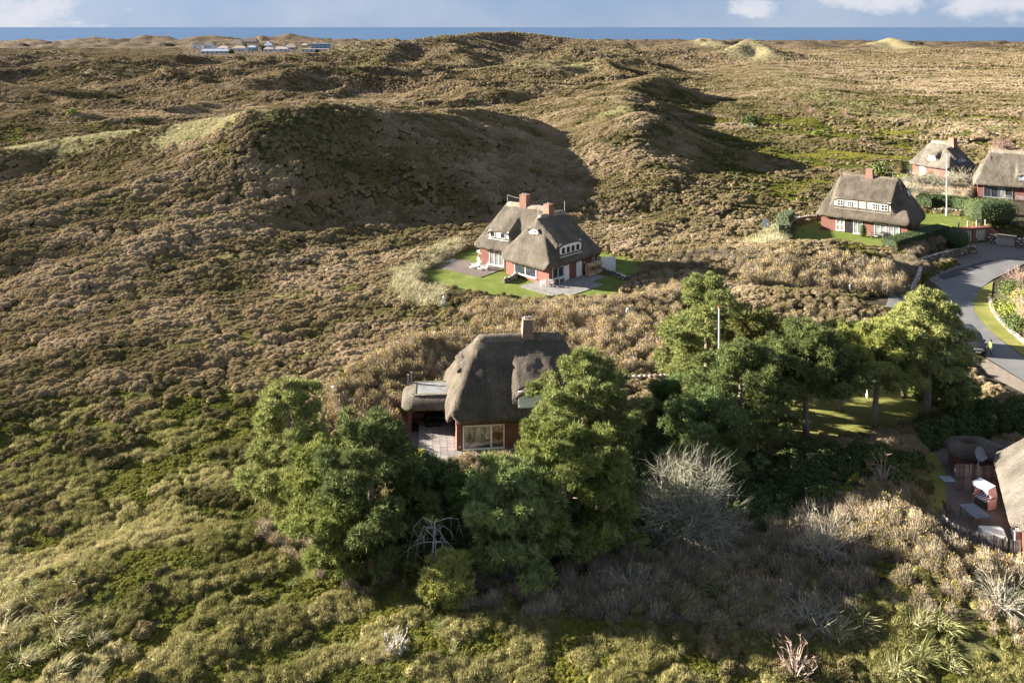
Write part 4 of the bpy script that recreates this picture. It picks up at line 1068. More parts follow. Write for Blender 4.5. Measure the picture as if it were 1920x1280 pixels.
# --- the long house on the right with a wide beige dormer
def house_right():
    t = thing('thatched_house', 'long dark thatched house with a wide beige dormer and red chimney, left of the garage', 'house', (62.05, 152.3, 0), math.radians(-36), 'thatched houses')
    dm = [dict(side='front', c=-.2, w=9.4, of=4.65, zt=5.95, slope=.76, arch=.05)]
    ro, fn, mn = thatch_roof(t, 7.9, 5.6, 9.15, 2.5, 4.9, dm, THATCH, RIDGE, .9, seed=7)
    walls(t, 7.0, 4.8, 2.6, BRICK)
    wins = [(-3.55, .45, .95, .95, 2, 2), (-2.05, .45, .75, .85, 2, 2), (2.15, .45, .85, .95, 2, 2), (3.6, .45, 1.1, .95, 2, 2)]
    dormer_front(t, mn, dm[0], BEIGE, wins)
    for l in (-.9, .45): MB().box((0, 0, 0), (.08, .06, 1.5)).build('batten', GREYWOOD, t).location = on_side('front', l, 4.79) + (4.9,)
    chimney(ro, -.1, -.1, 8.3, 10.35, 1.35, 1.1, BRICK_CH, 0)
    lightning_rod(ro, [(-4.6, 0, 9), (-4.6, 0, 10.3)]); lightning_rod(ro, [(3.6, 0, 9), (3.6, 0, 10.2)])
    window(t, 'front', -3.75, 4.83, .25, 1.4, 1.9, 2, 2, WHITE, GLASS_LT); door(t, 'front', -2.3, 4.84, .05, 1.0, 2.2, DARK, False, 'doorway_shade')  # the doorway is a near-black slab, indoor shade put in its colour
    window(t, 'front', -.85, 4.83, .1, 1.5, 2.1, 2, 1, WHITE, GLASS_LT); window(t, 'front', 2.75, 4.83, .1, 1.9, 2.1, 2, 1, WHITE, GLASS_LT); window(t, 'front', 4.85, 4.83, .1, 1.8, 2.1, 2, 1, WHITE, GLASS_LT)
    window(t, 'right', -1, 7.03, .7, 1.2, 1.2, 2, 1)
    m = MB(); m.box((0, 0, 0), (.9, .08, .9)); k = m.build('skylight', STEEL, ro); k.location = (6.05, .5, 7.0 - .15); k.rotation_euler = (0, math.radians(65), 0); k.rotation_euler.rotate_axis('X', PI / 2)
house_right()

def house_small():
    t = thing('thatched_house', 'small thatched cottage with blue shutters behind bare bushes, farthest of the houses', 'house', (101.3, 207.3, 0), math.radians(-62), 'thatched houses')
    dm = [dict(side='front', c=.2, w=2.1, of=3.9, zt=5.3, slope=.6), dict(side='right', c=0, w=4.4, of=4.9, zt=5.1, slope=.9)]
    ro, fn, mn = thatch_roof(t, 5.6, 4.9, 7.9, 2.5, 2.6, dm, THATCH_PALE, RIDGE_PALE, 1.0, seed=9)
    walls(t, 4.8, 4.1, 2.6, BRICK)
    dormer_front(t, mn, dm[0], WHITE, [(0, .3, 1.0, .9, 2, 3)]); dormer_front(t, mn, dm[1], BLUE, [(-.65, .08, 1.05, .9, 2, 2), (.75, .08, 1.05, .9, 2, 2)], WHITE)
    chimney(ro, 2.7, .1, 7.0, 9.2, 1.45, 1.35, BRICK_CH, 0); lightning_rod(ro, [(-2.6, 0, 7.8), (-2.6, 0, 9.0)])
    window(t, 'front', -2.0, 4.13, .4, 1.6, 1.7, 2, 2, WHITE, GLASS_LT)
house_small()

def house_far_right():
    t = thing('thatched_house', 'grey thatched house cut off by the right edge, with a glass front', 'house', (105.6, 182.6, 0), math.radians(-27), 'thatched houses')
    dm = [dict(side='front', c=3.2, w=8.0, of=4.7, zt=5.35, slope=.72), dict(side='left', c=.3, w=2.6, of=6.9, zt=7.1, slope=.7)]
    ro, fn, mn = thatch_roof(t, 8.9, 5.6, 9.1, 2.5, 5.6, dm, THATCH_GREY, RIDGE_PALE, .9, seed=11)
    walls(t, 8.0, 4.8, 2.6, BRICK)
    dormer_front(t, mn, dm[0], LEAD, [(-2.6, .3, .9, .85, 1, 1), (-1.0, .3, 1.6, .85, 2, 1)])
    window(t, 'front', -4.3, 4.83, .1, 5.2, 2.2, 4, 1, LEAD, [GLASS, GLASS, GLASS_LT, GLASS]); window(t, 'front', 2.4, 4.83, .2, 1.4, 2.0, 1, 1, DKWOOD, GLASS)
    lightning_rod(ro, [(-5.2, 0, 9), (-5.2, 0, 10.2)])
house_far_right()

def house_corner():
    t = thing('thatched_house', 'pale sunlit thatched roof at the right edge next to the striped beach chair', 'house', (39.0, 59.6, 0), math.radians(-113), 'thatched houses')
    dm = [dict(side='front', c=.6, w=1.3, of=3.4, zt=5.0, slope=.75, arch=.5, lip=False), dict(side='front', c=-3.0, w=1.3, of=2.9, zt=5.5, slope=.75, arch=.5, lip=False)]
    ro, fn, mn = thatch_roof(t, 5.6, 5.2, 7.7, 2.45, 3.0, dm, THATCH_PALE, RIDGE_PALE, 1.3, seed=13)
    walls(t, 4.8, 4.4, 2.5, BRICK)
    window(t, 'front', 1.5, 4.43, .2, 2.4, 2.0, 2, 1, WHITE, GLASS); window(t, 'front', -1.8, 4.43, .9, 1.4, 1.2, 2, 1, WHITE, GLASS)
    a = thing('thatched_outhouse', 'low rounded thatched outhouse behind the board fence at the right edge', 'outbuilding', (36.3, 69.4, 0), math.radians(-8))
    V = []; F = []; N = 24; prof = [(1.72, 1.45), (1.85, 1.6), (1.75, 1.95), (1.45, 2.25), (1.05, 2.42), (.7, 2.45), (.55, 2.35), (.45, 2.1)]
    for k, z in prof:
        for i in range(N):
            an = 2 * PI * i / N; c, s = math.cos(an), math.sin(an); q = (abs(c) ** 4 + abs(s) ** 4) ** -.25
            V.append((k * q * c * 1.05 + (-.35 if k < .8 else 0), k * q * s * .8, z + .03 * math.sin(i * 2.1)))
    for j in range(len(prof) - 1):
        for i in range(N): F.append((j * N + i, j * N + (i + 1) % N, (j + 1) * N + (i + 1) % N, (j + 1) * N + i))
    MB().add(V, F).build('roof', THATCH_GREY, a, True); MB().box((-.35, 0, 2.05), (1.0, .8, .06)).build('roof_hollow_shade', DARK, a)  # near-black sheet in the roof hollow, standing in for its shade
    m = MB(); m.box((0, 0, .8), (2.9, 2.1, 1.6)); m.build('wall', BRICK, a)
    m = MB(); m.box((2.4, .1, 1.95), (2.6, 1.3, .5)); m.build('link_roof', THATCH_GREY, a)
house_corner()
# ------------------------------------------------------------------ trees and single shrubs
def bark(name, col): return simple(name, col, .95, .1, .4, 5, .02)
BARK = bark('pine_bark', (.27, .21, .165)); BARK_PALE = bark('pale_bark', (.36, .30, .26)); BARK_GREY = bark('grey_dead_wood', (.42, .38, .35))
NEEDLE = foliage('pine_needles', [(.07, .095, .034), (.15, .18, .058), (.28, .30, .10), (.48, .47, .18)], src='obj', rough=.7, trans=.18)
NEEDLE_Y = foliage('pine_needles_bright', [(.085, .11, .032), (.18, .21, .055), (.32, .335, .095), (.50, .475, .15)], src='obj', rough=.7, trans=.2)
NEEDLE_D = foliage('pine_needles_dark', [(.055, .09, .036), (.11, .16, .055), (.20, .25, .085), (.34, .37, .13)], src='obj', rough=.7, trans=.15)  # darker needle copy, shade painted in for the shaded pines
NEEDLE_B = foliage('pine_needles_brownish', [(.065, .085, .03), (.13, .145, .045), (.24, .22, .07), (.36, .26, .11)], src='obj', rough=.75, trans=.15)

def tufts(r, P, D, size, n=11, O=None):
    """brushes of needles: n blades fanning out from every point"""
    N = len(P); d = np.repeat(unit(D), n, 0) * .75 + r.normal(size=(N * n, 3)) * .55; d = unit(d)
    b = np.repeat(P, n, 0); L = np.repeat(size, n) * (.7 + .6 * r.rand(N * n))
    q = np.clip(np.repeat(r.rand(N), n) * .85 + .15 * r.rand(N * n), 0, 1)
    return blades(b - d * .03, b + d * L[:, None], .020 + .020 * r.rand(N * n), r, q, None if O is None else np.repeat(unit(O), n, 0), .45)

def pine(label, px, py, H, R, seed, mat=NEEDLE, low=.12, lean=(0, 0), density=1.0, nl=None, shape=1.0, name='pine_tree', at=None):
    r = np.random.RandomState(seed); x, y = W(px, py) if at is None else at; z = hz(x, y) - .1
    t = thing(name, label, 'tree', (x, y, z), 0, 'pine trees round the nearest house')
    m = MB(); k = 7; tr = []
    for i in range(k):
        f = i / (k - 1); tr.append(Vector((lean[0] * f * f + .25 * math.sin(seed + f * 4) * f, lean[1] * f * f + .25 * math.cos(seed * 1.7 + f * 3.5) * f, H * .93 * f)))
    r0 = .045 * H * .6 + .05
    m.path(tr, [r0 * (1 - .82 * i / (k - 1)) + .02 for i in range(k)], 7)
    R *= 1.12; P, D, S, O = [], [], [], []
    nl = nl or int(13 + H * 1.5)
    for i in range(nl):
        f = low + (1 - low) * (i + r.rand() * .6) / nl; f = min(f, .99)
        a = i * 2.4 + r.rand() * .9
        prof = (math.sin(PI * min(1, (f * .82 + .18)) ** (.75 * shape)) ** .65) * (.72 + .45 * r.rand())
        L = max(.45, R * prof); st = f * (k - 1); j = min(int(st), k - 2); p0 = tr[j].lerp(tr[j + 1], st - j) * 1.0
        rise = (.10 + .75 * f) * L * (.6 + .5 * r.rand()); dr = Vector((math.cos(a), math.sin(a), 0))
        pts = [p0, p0 + dr * L * .4 + Vector((0, 0, rise * .25)), p0 + dr * L * .75 + Vector((r.normal() * .1, r.normal() * .1, rise * .6)), p0 + dr * L + Vector((0, 0, rise))]
        m.path(pts, [.035 * (1 - f * .6) * H / 9 + .022, .03, .02, .008], 4)
        nc = max(3, int(2.9 * L + 2))
        for c in range(nc):
            g = .30 + .75 * (c + r.rand()) / nc; side = r.normal() * .33 * L * min(g, .9); sp = Vector((-dr.y, dr.x, 0))
            u = min(g, 1.0) * 3; j2 = min(int(u), 2); q = pts[j2].lerp(pts[j2 + 1], u - j2) + sp * side + Vector((0, 0, .12 * r.normal() + .1))
            if abs(side) > .25: m.bar(pts[j2].lerp(pts[j2 + 1], max(0, u - j2 - .4)), q, .014, 3, .006, cap=False)
            rad = np.array([.55, .55, .42]) * (.75 + .5 * r.rand()) * (R / 3.6) ** .4
            n = int(30 * density * (.7 + .6 * r.rand())); dd = unit(r.normal(size=(n, 3)) + (0, 0, .55)); pp = dd * rad * (.55 + .45 * r.rand(n, 1)) + np.array(q)
            O.append(dd * .8 + np.array([dr.x * .5, dr.y * .5, .35])); P.append(pp); D.append(dd * .7 + np.array([dr.x * .35, dr.y * .35, .45])); S.append(np.full(n, .36) * (.75 + .4 * r.rand(n)))
    for c in range(5):     # leader
        n = int(22 * density); dd = unit(r.normal(size=(n, 3)) + (0, 0, .5)); P.append(dd * np.array([.38, .38, .4]) * (.5 + .5 * r.rand(n, 1)) + np.array(tr[-1]) + (r.normal() * .3, r.normal() * .3, -.1 + r.rand() * .6)); D.append(dd + (0, 0, .6)); S.append(np.full(n, .26)); O.append(dd + (0, 0, .4))
    m.build('trunk', BARK, t, True)
    P, D, S, O = map(np.concatenate, (P, D, S, O))
    v, f, tp, q = tufts(r, P, D, S, 11, O)
    link('crown', fast_mesh('crown', v, f, mat, attrs={'tip': tp, 'rnd': q}), t)
    return t

PINES = [
    ('tall green pine at the left end of the row, beside the brown thicket', 545, 962, 9.3, 3.0, 1, NEEDLE, .05, (0, 0), 1.15),
    ('broad green pine in front of the paved yard, left of the big window', 695, 1078, 9.8, 3.3, 2, NEEDLE, .08, (.3, .5), 1.2),
    ('smaller bushy pine filling the gap between the two left pines', 610, 1015, 6.6, 2.7, 3, NEEDLE_Y, .03, (0, 0), 1.1),
    ('low pine at the foot of the left pines above the rough grass', 640, 1080, 4.4, 2.4, 4, NEEDLE_Y, .03, (0, 0), 1.0),
    ('big dense pine covering the right part of the nearest house', 1092, 905, 10.0, 3.6, 5, NEEDLE, .10, (0, .3), 1.35),
    ('bright green pine in front of the brick wall right of the window', 1055, 1045, 8.6, 3.7, 6, NEEDLE_Y, .10, (0, .3), 1.25),
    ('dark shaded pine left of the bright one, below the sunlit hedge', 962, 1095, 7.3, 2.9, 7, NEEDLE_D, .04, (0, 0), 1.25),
    ('tall pine just behind the garden flagpole, tallest of the garden group', 1325, 745, 11.9, 3.7, 8, NEEDLE, .12, (.3, 0), 1.1),
    ('thin brownish pine with bare limbs right of the flagpole', 1420, 775, 9.4, 3.4, 9, NEEDLE_B, .35, (.3, 0), .65),
    ('wide pine standing in front of the flagpole foot', 1390, 850, 9.2, 3.8, 10, NEEDLE, .2, (0, 0), 1.25),
    ('rounded pine in the middle of the garden lawn', 1512, 818, 9.5, 3.9, 11, NEEDLE, .38, (0, 0), 1.1),
    ('yellow green sunlit pine between the lawn and the parked van', 1640, 800, 9.0, 3.8, 12, NEEDLE_Y, .42, (.4, 0), 1.1),
    ('tall pine beside the road just left of the parked van', 1738, 790, 12.0, 3.3, 13, NEEDLE, .34, (0, 0), 1.1),
    ('dark low pine right of the tall roadside pine', 1772, 778, 6.0, 2.3, 14, NEEDLE_D, .08, (0, 0), 1.2),
    ('dark crooked little pine left of the garden flagpole', 1262, 800, 4.4, 2.0, 15, NEEDLE_D, .25, (.5, 0), 1.0),
    ('very small young pine beside the dead grey branches', 838, 1138, 2.6, 1.15, 16, NEEDLE_Y, .05, (0, 0), .9),
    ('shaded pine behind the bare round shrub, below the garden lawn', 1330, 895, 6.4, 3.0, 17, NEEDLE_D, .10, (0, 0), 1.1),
    ('small pine under the wide crown right of the tall left garden pine', 1290, 700, 6.0, 2.5, 18, NEEDLE, .1, (0, 0), 1.0),
    ('shaded pine behind the grey dead branches in the undergrowth', 800, 1000, 5.0, 2.4, 19, NEEDLE_D, .06, (0, 0), 1.1),
    ('pine filling the gap between the lawn pine and the yellow green one', 1575, 770, 8.2, 2.8, 21, NEEDLE, .42, (0, 0), 1.1),
    ('bushy pine between the flagpole pine and the lawn pine', 1452, 800, 7.4, 2.9, 22, NEEDLE, .3, (0, 0), 1.2),
    ('sunlit pine behind the yellow green one, left of the tall roadside pine', 1695, 745, 8.6, 2.9, 23, NEEDLE_Y, .4, (0, 0), 1.15),
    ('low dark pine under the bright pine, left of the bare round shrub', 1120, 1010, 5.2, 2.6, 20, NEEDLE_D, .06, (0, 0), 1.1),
]
for p in PINES: pine(*p)

TWIG_GREY = foliage('bare_twigs_grey', [(.22, .215, .155), (.35, .345, .255), (.48, .465, .36)], (.36, .22, .15), .45)
TWIG_RED = foliage('bare_twigs_red', [(.20, .13, .10), (.34, .23, .18), (.46, .34, .28)], (.36, .15, .10), .5)
TWIG_WHITE = foliage('bare_twigs_white', [(.42, .39, .36), (.56, .53, .50), (.68, .65, .62)])
def bare(label, px, py, H, R, seed, mat, stems=26, twigs=2200, ivy=0, name='bare_shrub', cat='shrub', spread=1.0, group=None, at=None, thick=1.0):
    r = np.random.RandomState(seed); x, y = W(px, py) if at is None else at; t = thing(name, label, cat, (x, y, hz(x, y) - .1), 0, group or 'leafless bushes and small trees'); m = MB(); B, T, WD = [], [], []
    tips = []
    for i in range(stems):
        th = 2 * PI * (i + r.rand()) / stems; ph = math.acos(1 - r.rand() * (1 - .12)) * spread
        d = Vector((math.sin(ph) * math.cos(th), math.sin(ph) * math.sin(th), math.cos(ph)))
        e = Vector((d.x * R, d.y * R, d.z * H * .98 + .15 * H * (1 - d.z))) * (.55 + .2 * r.rand())
        p0 = Vector((r.normal() * .12, r.normal() * .12, 0)); p1 = p0 + e * .5 + Vector((0, 0, .12 * H * r.rand())); p2 = p0 + e
        m.path([p0, p1, p2], [.05 * thick * H / 5 + .01, .03 * thick * H / 5 + .008, .012], 4); tips += [(p1, d), (p2, d), (p0.lerp(p1, .7), d)]
    per = max(1, twigs // (len(tips) * 6))
    for p, d in tips:
        for s in range(per):
            q = d * .75 + Vector(r.normal(size=3)) * .5; q.z += .15; q.normalize(); L = .30 * R * (.6 + .8 * r.rand()); e = p + q * L
            B.append(p); T.append(e); WD.append(.011 * thick)
            for s2 in range(5):
                q2 = (q + Vector(r.normal(size=3)) * .55).normalized(); b = p.lerp(e, .25 + .75 * r.rand()); B.append(b); T.append(b + q2 * L * (.45 + .5 * r.rand())); WD.append(.008 * thick)
    m.build('stem', BARK_PALE if mat is not TWIG_WHITE else BARK_GREY, t)
    v, f, tp, q = blades(np.array([tuple(b) for b in B]), np.array([tuple(b) for b in T]), np.array(WD), r)
    link('twigs', fast_mesh('twigs', v, f, mat, attrs={'tip': tp, 'rnd': q}), t)
    if ivy:
        c, dd = dome_pts(r, ivy, R * .62, H * .72, .1, .35); v, f, tp, q = leaves(c, unit(dd + r.normal(size=(ivy, 3)) * .7), .14 + .08 * r.rand(ivy), .05 + .03 * r.rand(ivy), r)
        link('ivy', fast_mesh('ivy', v, f, IVY, attrs={'tip': tp, 'rnd': q}), t)
    return t
IVY = foliage('ivy_leaf', [(.035, .06, .02), (.07, .11, .03), (.14, .17, .05)])
bare('large round leafless shrub with pale grey branches and ivy inside', 1288, 1005, 6.6, 4.2, 1, TWIG_GREY, 110, 15000, 2800, spread=1.2)
bare('small leafless pinkish tree on the slope left of the board fence', 1652, 930, 3.4, 1.9, 2, TWIG_RED, 12, 320, 0, 'bare_tree', 'tree', .7, thick=2.2)
bare('leafless reddish bush at the bottom edge right of centre', 1492, 1285, 2.9, 1.6, 3, TWIG_RED, 26, 900, spread=.75, thick=1.3)
bare('bleached white dead bush in the rough grass at bottom left of centre', 738, 1240, 2.2, 1.1, 4, TWIG_WHITE, 16, 420, 0, 'dead_bush', 'shrub', .8, thick=1.4)
bare('grey leafless tree in the shaded hollow right of the round bare shrub', 1550, 1085, 4.6, 2.4, 5, TWIG_GREY, 26, 1500, 60, 'bare_tree', 'tree', .85)
bare('pale leafless bush right of the big dense pine', 1165, 905, 3.3, 1.7, 6, TWIG_GREY, 22, 900, 120)
bare('grey straggly bush in the shade at the lower middle', 1180, 1110, 2.6, 2.0, 7, TWIG_GREY, 24, 900, 30)
bare('purplish tangled bush in the shade above the reddish bush', 1520, 1185, 2.6, 2.4, 8, TWIG_GREY, 26, 1200, 60)
bare('pale tangled bush on the grassy slope at the lower right edge', 1880, 1225, 2.6, 2.4, 9, TWIG_GREY, 24, 900, 40)
bare('flat topped pale branched shrub beside the garden path wall', 1235, 745, 1.8, 1.9, 10, TWIG_WHITE, 20, 700, 160)
bare('pale bush between the left pines and the paved yard', 790, 905, 2.6, 1.4, 11, TWIG_GREY, 18, 700, 60)
bare('pale pink leafless bush on the bank below the middle house', 1150, 612, 2.0, 2.0, 12, TWIG_RED, 26, 1200, 30)
# dead, drooping grey branches in the undergrowth
def dead_tree():
    r = random.Random(4); x, y = W(812, 1110); t = thing('dead_tree', 'dead tree with drooping grey branches at the foot of the pines', 'tree', (x, y, hz(x, y)))
    m = MB(); top = Vector((.1, .2, 4.0)); m.path([(0, 0, 0), (-.1, .1, 1.6), (.05, .15, 3.0), top], [.10, .08, .06, .04], 6); m.build('trunk', BARK_GREY, t, True)
    for i in range(15):
        a = i * 1.93 + r.random() * .9; L = .6 + 1.6 * r.random(); d = Vector((math.cos(a), math.sin(a) * .8, 0)); p = Vector((.05, .15, 2.6 + 1.4 * r.random()))
        pts = [p, p + d * L * .45 + Vector((0, 0, .25)), p + d * L * .8 + Vector((0, 0, -.3)), p + d * L * 1.0 + Vector((0, 0, -1.4 - r.random()))]
        b = MB(); b.path([p + Vector((r.uniform(-.15, .15), r.uniform(-.15, .15), r.uniform(-.2, .2))) if i_ else p for i_, p in enumerate(pts)], [.035, .026, .016, .005], 4)
        for k in range(5):
            s = pts[1].lerp(pts[2], r.random()) if k < 3 else pts[2].lerp(pts[3], r.random()); b.bar(s, s + Vector((r.uniform(-.5, .5), r.uniform(-.5, .5), r.uniform(-.7, .1))), .014, 3, .004)
        b.build('branch', BARK_GREY, t, True)
dead_tree()

def bush(label, at, H, R, seed, mat, n=700, name='shrub', group=None, leaf=.3, flat=1.0):
    r = np.random.RandomState(seed); x, y = at; t = thing(name, label, 'shrub', (x, y, hz(x, y) - .1), 0, group or 'single green bushes')
    parts = []
    for i in range(7):
        k = r.uniform(.45, .75); o = (0, 0, 0) if i == 0 else (r.uniform(-.5, .5) * R, r.uniform(-.5, .5) * R, r.uniform(0, .3) * H)
        k = .9 if i == 0 else k; c, d = dome_pts(r, n // 7, R * k, H * k, .0, .7); parts.append(leaves(c + o, unit(np.cross(d, r.normal(size=d.shape)) + d * .5), leaf * (.7 + .6 * r.rand(len(c))), leaf * .38, r, None, d))
    v, f, tp, q, _ = join(parts); link('foliage', fast_mesh('foliage', v, f, mat, attrs={'tip': tp, 'rnd': q}), t)
    m = MB(); m.path([(0, 0, 0), (.05, 0, H * .4), (0, .1, H * .75)], [.12, .09, .03], 5); m.build('stem', BARK, t); return t
LEAF_OLIVE = foliage('olive_leaf', [(.05, .075, .025), (.09, .12, .035), (.15, .17, .055)], src='obj')
LEAF_LIME = foliage('lime_leaf', [(.10, .14, .03), (.19, .23, .04), (.32, .33, .06)], src='obj')
LEAF_HEDGE = foliage('hedge_leaf', [(.035, .055, .022), (.06, .09, .03), (.11, .145, .05)], src='rnd')
bush('round dark green tree alone in the heath behind the second dune', gnd(1406, 236)[:2], 5.4, 3.6, 1, LEAF_OLIVE, 1400, 'broadleaf_tree', leaf=.5)
bush('small bright green bush with long shadow on the far heath at left', gnd(134, 215)[:2], 2.6, 2.2, 2, LEAF_LIME, 500, leaf=.45)
bush('flat dark green shrub on the heath behind the left dune crest', gnd(263, 227)[:2], 1.6, 4.0, 3, LEAF_OLIVE, 700, leaf=.5)
bush('pale green bush right of the lone tree in the heath', gnd(1532, 253)[:2], 1.8, 2.4, 4, LEAF_LIME, 500, leaf=.4)
bush('darker green bush beside the pale green one on the heath', gnd(1552, 250)[:2], 2.4, 1.6, 5, LEAF_OLIVE, 500, leaf=.4)
bush('grey green tree behind the long house on the right', gnd(1652, 334)[:2], 4.6, 3.2, 6, LEAF_OLIVE, 1100, 'broadleaf_tree', leaf=.4)
bush('low yellow green bush between the long house and the cottage', gnd(1690, 342)[:2], 2.6, 2.4, 7, LEAF_LIME, 700, leaf=.35)
bush('dark green bush standing before the small cottage', gnd(1742, 348)[:2], 3.4, 2.2, 8, LEAF_OLIVE, 800, leaf=.35)
bush('green bush far out on the heath right of the big dune', gnd(880, 192)[:2], 2.2, 3.4, 9, LEAF_OLIVE, 500, leaf=.5)
for i, (a, b, lab) in enumerate(((1478, 200, 'pinkish leafless bush on the far slope, left of two others'), (1520, 215, 'pinkish leafless bush in the middle of three on the far slope'), (1585, 218, 'pinkish leafless bush on the far slope, right of two others'))):
    g = gnd(a, b); bare(lab, 0, 0, 3.4, 3.4, 30 + i, TWIG_RED, 26, 1400, at=g[:2], group='bare bushes on the far slope', thick=4)
g = gnd(1403, 240); bare('grey leafless bush at the foot of the lone heath tree', 0, 0, 2.2, 3.0, 40, TWIG_GREY, 26, 1400, at=(g[0], g[1] - 3), thick=3)
for i, (a, b, hh, lab) in enumerate(((1720, 352, 4.2, 'pale leafless bush left of the white flagpole, before the cottage'), (1762, 355, 4.6, 'pale leafless bush behind the white flagpole'), (1802, 350, 4.6, 'pale leafless bush between the cottage and the glass fronted house'), (1700, 366, 3.2, 'pale leafless bush beside the right gable of the long house'), (1880, 283, 4.0, 'reddish bare trees behind the roof at the right edge'))):
    g = gnd(a, b); bare(lab, 0, 0, hh, 4.0, 50 + i, TWIG_RED if i == 4 else TWIG_GREY, 36, 3000, at=g[:2], thick=2.6)

LEAF_GREY = foliage('grey_hedge_leaf', [(.09, .12, .06), (.16, .19, .10), (.25, .28, .16)])
def hedge(label, pts, w, h, seed, mat=LEAF_HEDGE, group=None, n_per=55, leaf=.13, z=0.0, round_=.12, name='clipped_hedge'):
    """clipped hedge along a polyline: leafy skin over a solid core"""
    r = np.random.RandomState(seed); parts = []; m = MB()
    cx, cy = np.mean([p[0] for p in pts]), np.mean([p[1] for p in pts])
    t = thing(name, label, 'hedge', (cx, cy, z), 0, group or 'clipped hedges')
    for (x0, y0), (x1, y1) in zip(pts[:-1], pts[1:]):
        L = math.hypot(x1 - x0, y1 - y0); ax = np.array([(x1 - x0) / L, (y1 - y0) / L, 0]); sd = np.array([-ax[1], ax[0], 0]); mid = np.array([(x0 + x1) / 2 - cx, (y0 + y1) / 2 - cy, 0])
        m.box(tuple(mid + (0, 0, h / 2 - .05)), (L + w * .5, w * .86, h * .96 - .05), math.atan2(ax[1], ax[0]))
        for (nrm, A, B, hu, hv, cen) in ((np.array([0, 0, 1.]), ax, sd, (L + w * .6) / 2, w / 2, (0, 0, h)), (sd, ax, np.array([0, 0, 1.]), (L + w * .6) / 2, h / 2, None), (-sd, ax, np.array([0, 0, 1.]), (L + w * .6) / 2, h / 2, None), (ax, sd, np.array([0, 0, 1.]), w / 2, h / 2, 'e'), (-ax, sd, np.array([0, 0, 1.]), w / 2, h / 2, 'e')):
            n = int(4 * hu * hv * n_per); a, b = r.uniform(-hu, hu, n), r.uniform(-hv, hv, n)
            c0 = mid + (np.array(cen) if isinstance(cen, tuple) else np.array([0, 0, h / 2]) + nrm * ((L + w * .6) / 2 if cen == 'e' else w / 2))
            c = c0 + a[:, None] * A + b[:, None] * B - nrm * (.02 + round_ * ((np.abs(a) / hu) ** 6 + (np.abs(b) / hv) ** 6))[:, None] * .8 + nrm * .05 * r.normal(size=(n, 1))
            parts.append(leaves(c, unit(np.cross(np.broadcast_to(nrm, (n, 3)), r.normal(size=(n, 3))) + nrm * .5), leaf * (.7 + .6 * r.rand(n)), leaf * .4, r, None, np.broadcast_to(nrm, (n, 3))))
    v, f, tp, q, _ = join(parts); link('foliage', fast_mesh('foliage', v, f, mat, attrs={'tip': tp, 'rnd': q}), t)
    m.build('hedge_core', simple('hedge_core', (.03, .045, .02)), t); return t
def ball(label, at, R, H, seed, mat=LEAF_HEDGE, z=0.0, sq=1.0, n=2600, ry=None):
    r = np.random.RandomState(seed); t = thing('clipped_bush', label, 'shrub', (at[0], at[1], z), 0, 'round clipped bushes'); d = unit(r.normal(size=(n, 3))); ry = ry or R
    e = (np.abs(d) ** (2 + 2 * sq)).sum(1) ** (-1 / (2 + 2 * sq)); c = d * e[:, None] * np.array([R, ry, H / 2]) + (0, 0, H / 2)
    v, f, tp, q = leaves(c, unit(np.cross(d, r.normal(size=(n, 3))) + d * .5), .14 * (.7 + .6 * r.rand(n)), .06, r, None, d); link('foliage', fast_mesh('foliage', v, f, mat, attrs={'tip': tp, 'rnd': q}), t)
    m = MB(); N = 14; prof = [(math.sin(PI * i / 8) * .93, -math.cos(PI * i / 8)) for i in range(9)]; V = []
    for k, zz in prof:
        for i in range(N):
            p = np.array([max(k, .02) * math.cos(2 * PI * i / N), max(k, .02) * math.sin(2 * PI * i / N), zz]); u = p / np.linalg.norm(p); s = .93 * (np.abs(u) ** (2 + 2 * sq)).sum() ** (-1 / (2 + 2 * sq)); V.append((u[0] * s * R, u[1] * s * ry, u[2] * s * H / 2 + H / 2))
    m.add(V, [(i * N + k, i * N + (k + 1) % N, (i + 1) * N + (k + 1) % N, (i + 1) * N + k) for i in range(8) for k in range(N)]); m.build('hedge_core', simple('hedge_core', (.03, .045, .02)), t)
hedge('bent clipped hedge left of the long house lawn', WP([(1480, 418), (1466, 430), (1470, 446)]), 1.9, 2.3, 1, LEAF_GREY)
hedge('long flat topped hedge in front of the right gable of the long house', WP([(1672, 466), (1765, 440)]), 2.6, 1.6, 2)
hedge('tall leafy hedge behind the white flagpole', WP([(1728, 388), (1790, 394), (1832, 402)]), 1.6, 2.6, 3, leaf=.2)
hedge('thick hedge to the left of the tall leafy hedge', WP([(1726, 388), (1745, 391)]), 2.0, 2.2, 4, leaf=.2)
LEAF_BOX = foliage('box_leaf', [(.06, .085, .02), (.10, .135, .03), (.17, .20, .05)])
ball('huge rounded clipped bush above the garage', W(1856, 418), 4.3, 4.2, 5, LEAF_BOX, 0, .8, 5000, 3.0)
ball('dark round clipped bush left of the garage doors', W(1794, 452), 1.75, 3.0, 6, LEAF_HEDGE, -1.0, .2, 2200)
for i, (a, b, hh) in enumerate(((1552, 428, 1.5), (1618, 444, 1.6), (1690, 447, 1.2))):
    ball(('climbing clipped shrub left of the open doorway of the long house', 'climbing clipped shrub beside the middle windows of the long house', 'small round shrub at the right corner of the long house')[i], W(a, b), .5, hh * 1.25, 20 + i, LEAF_BOX, 0, .2, 500)

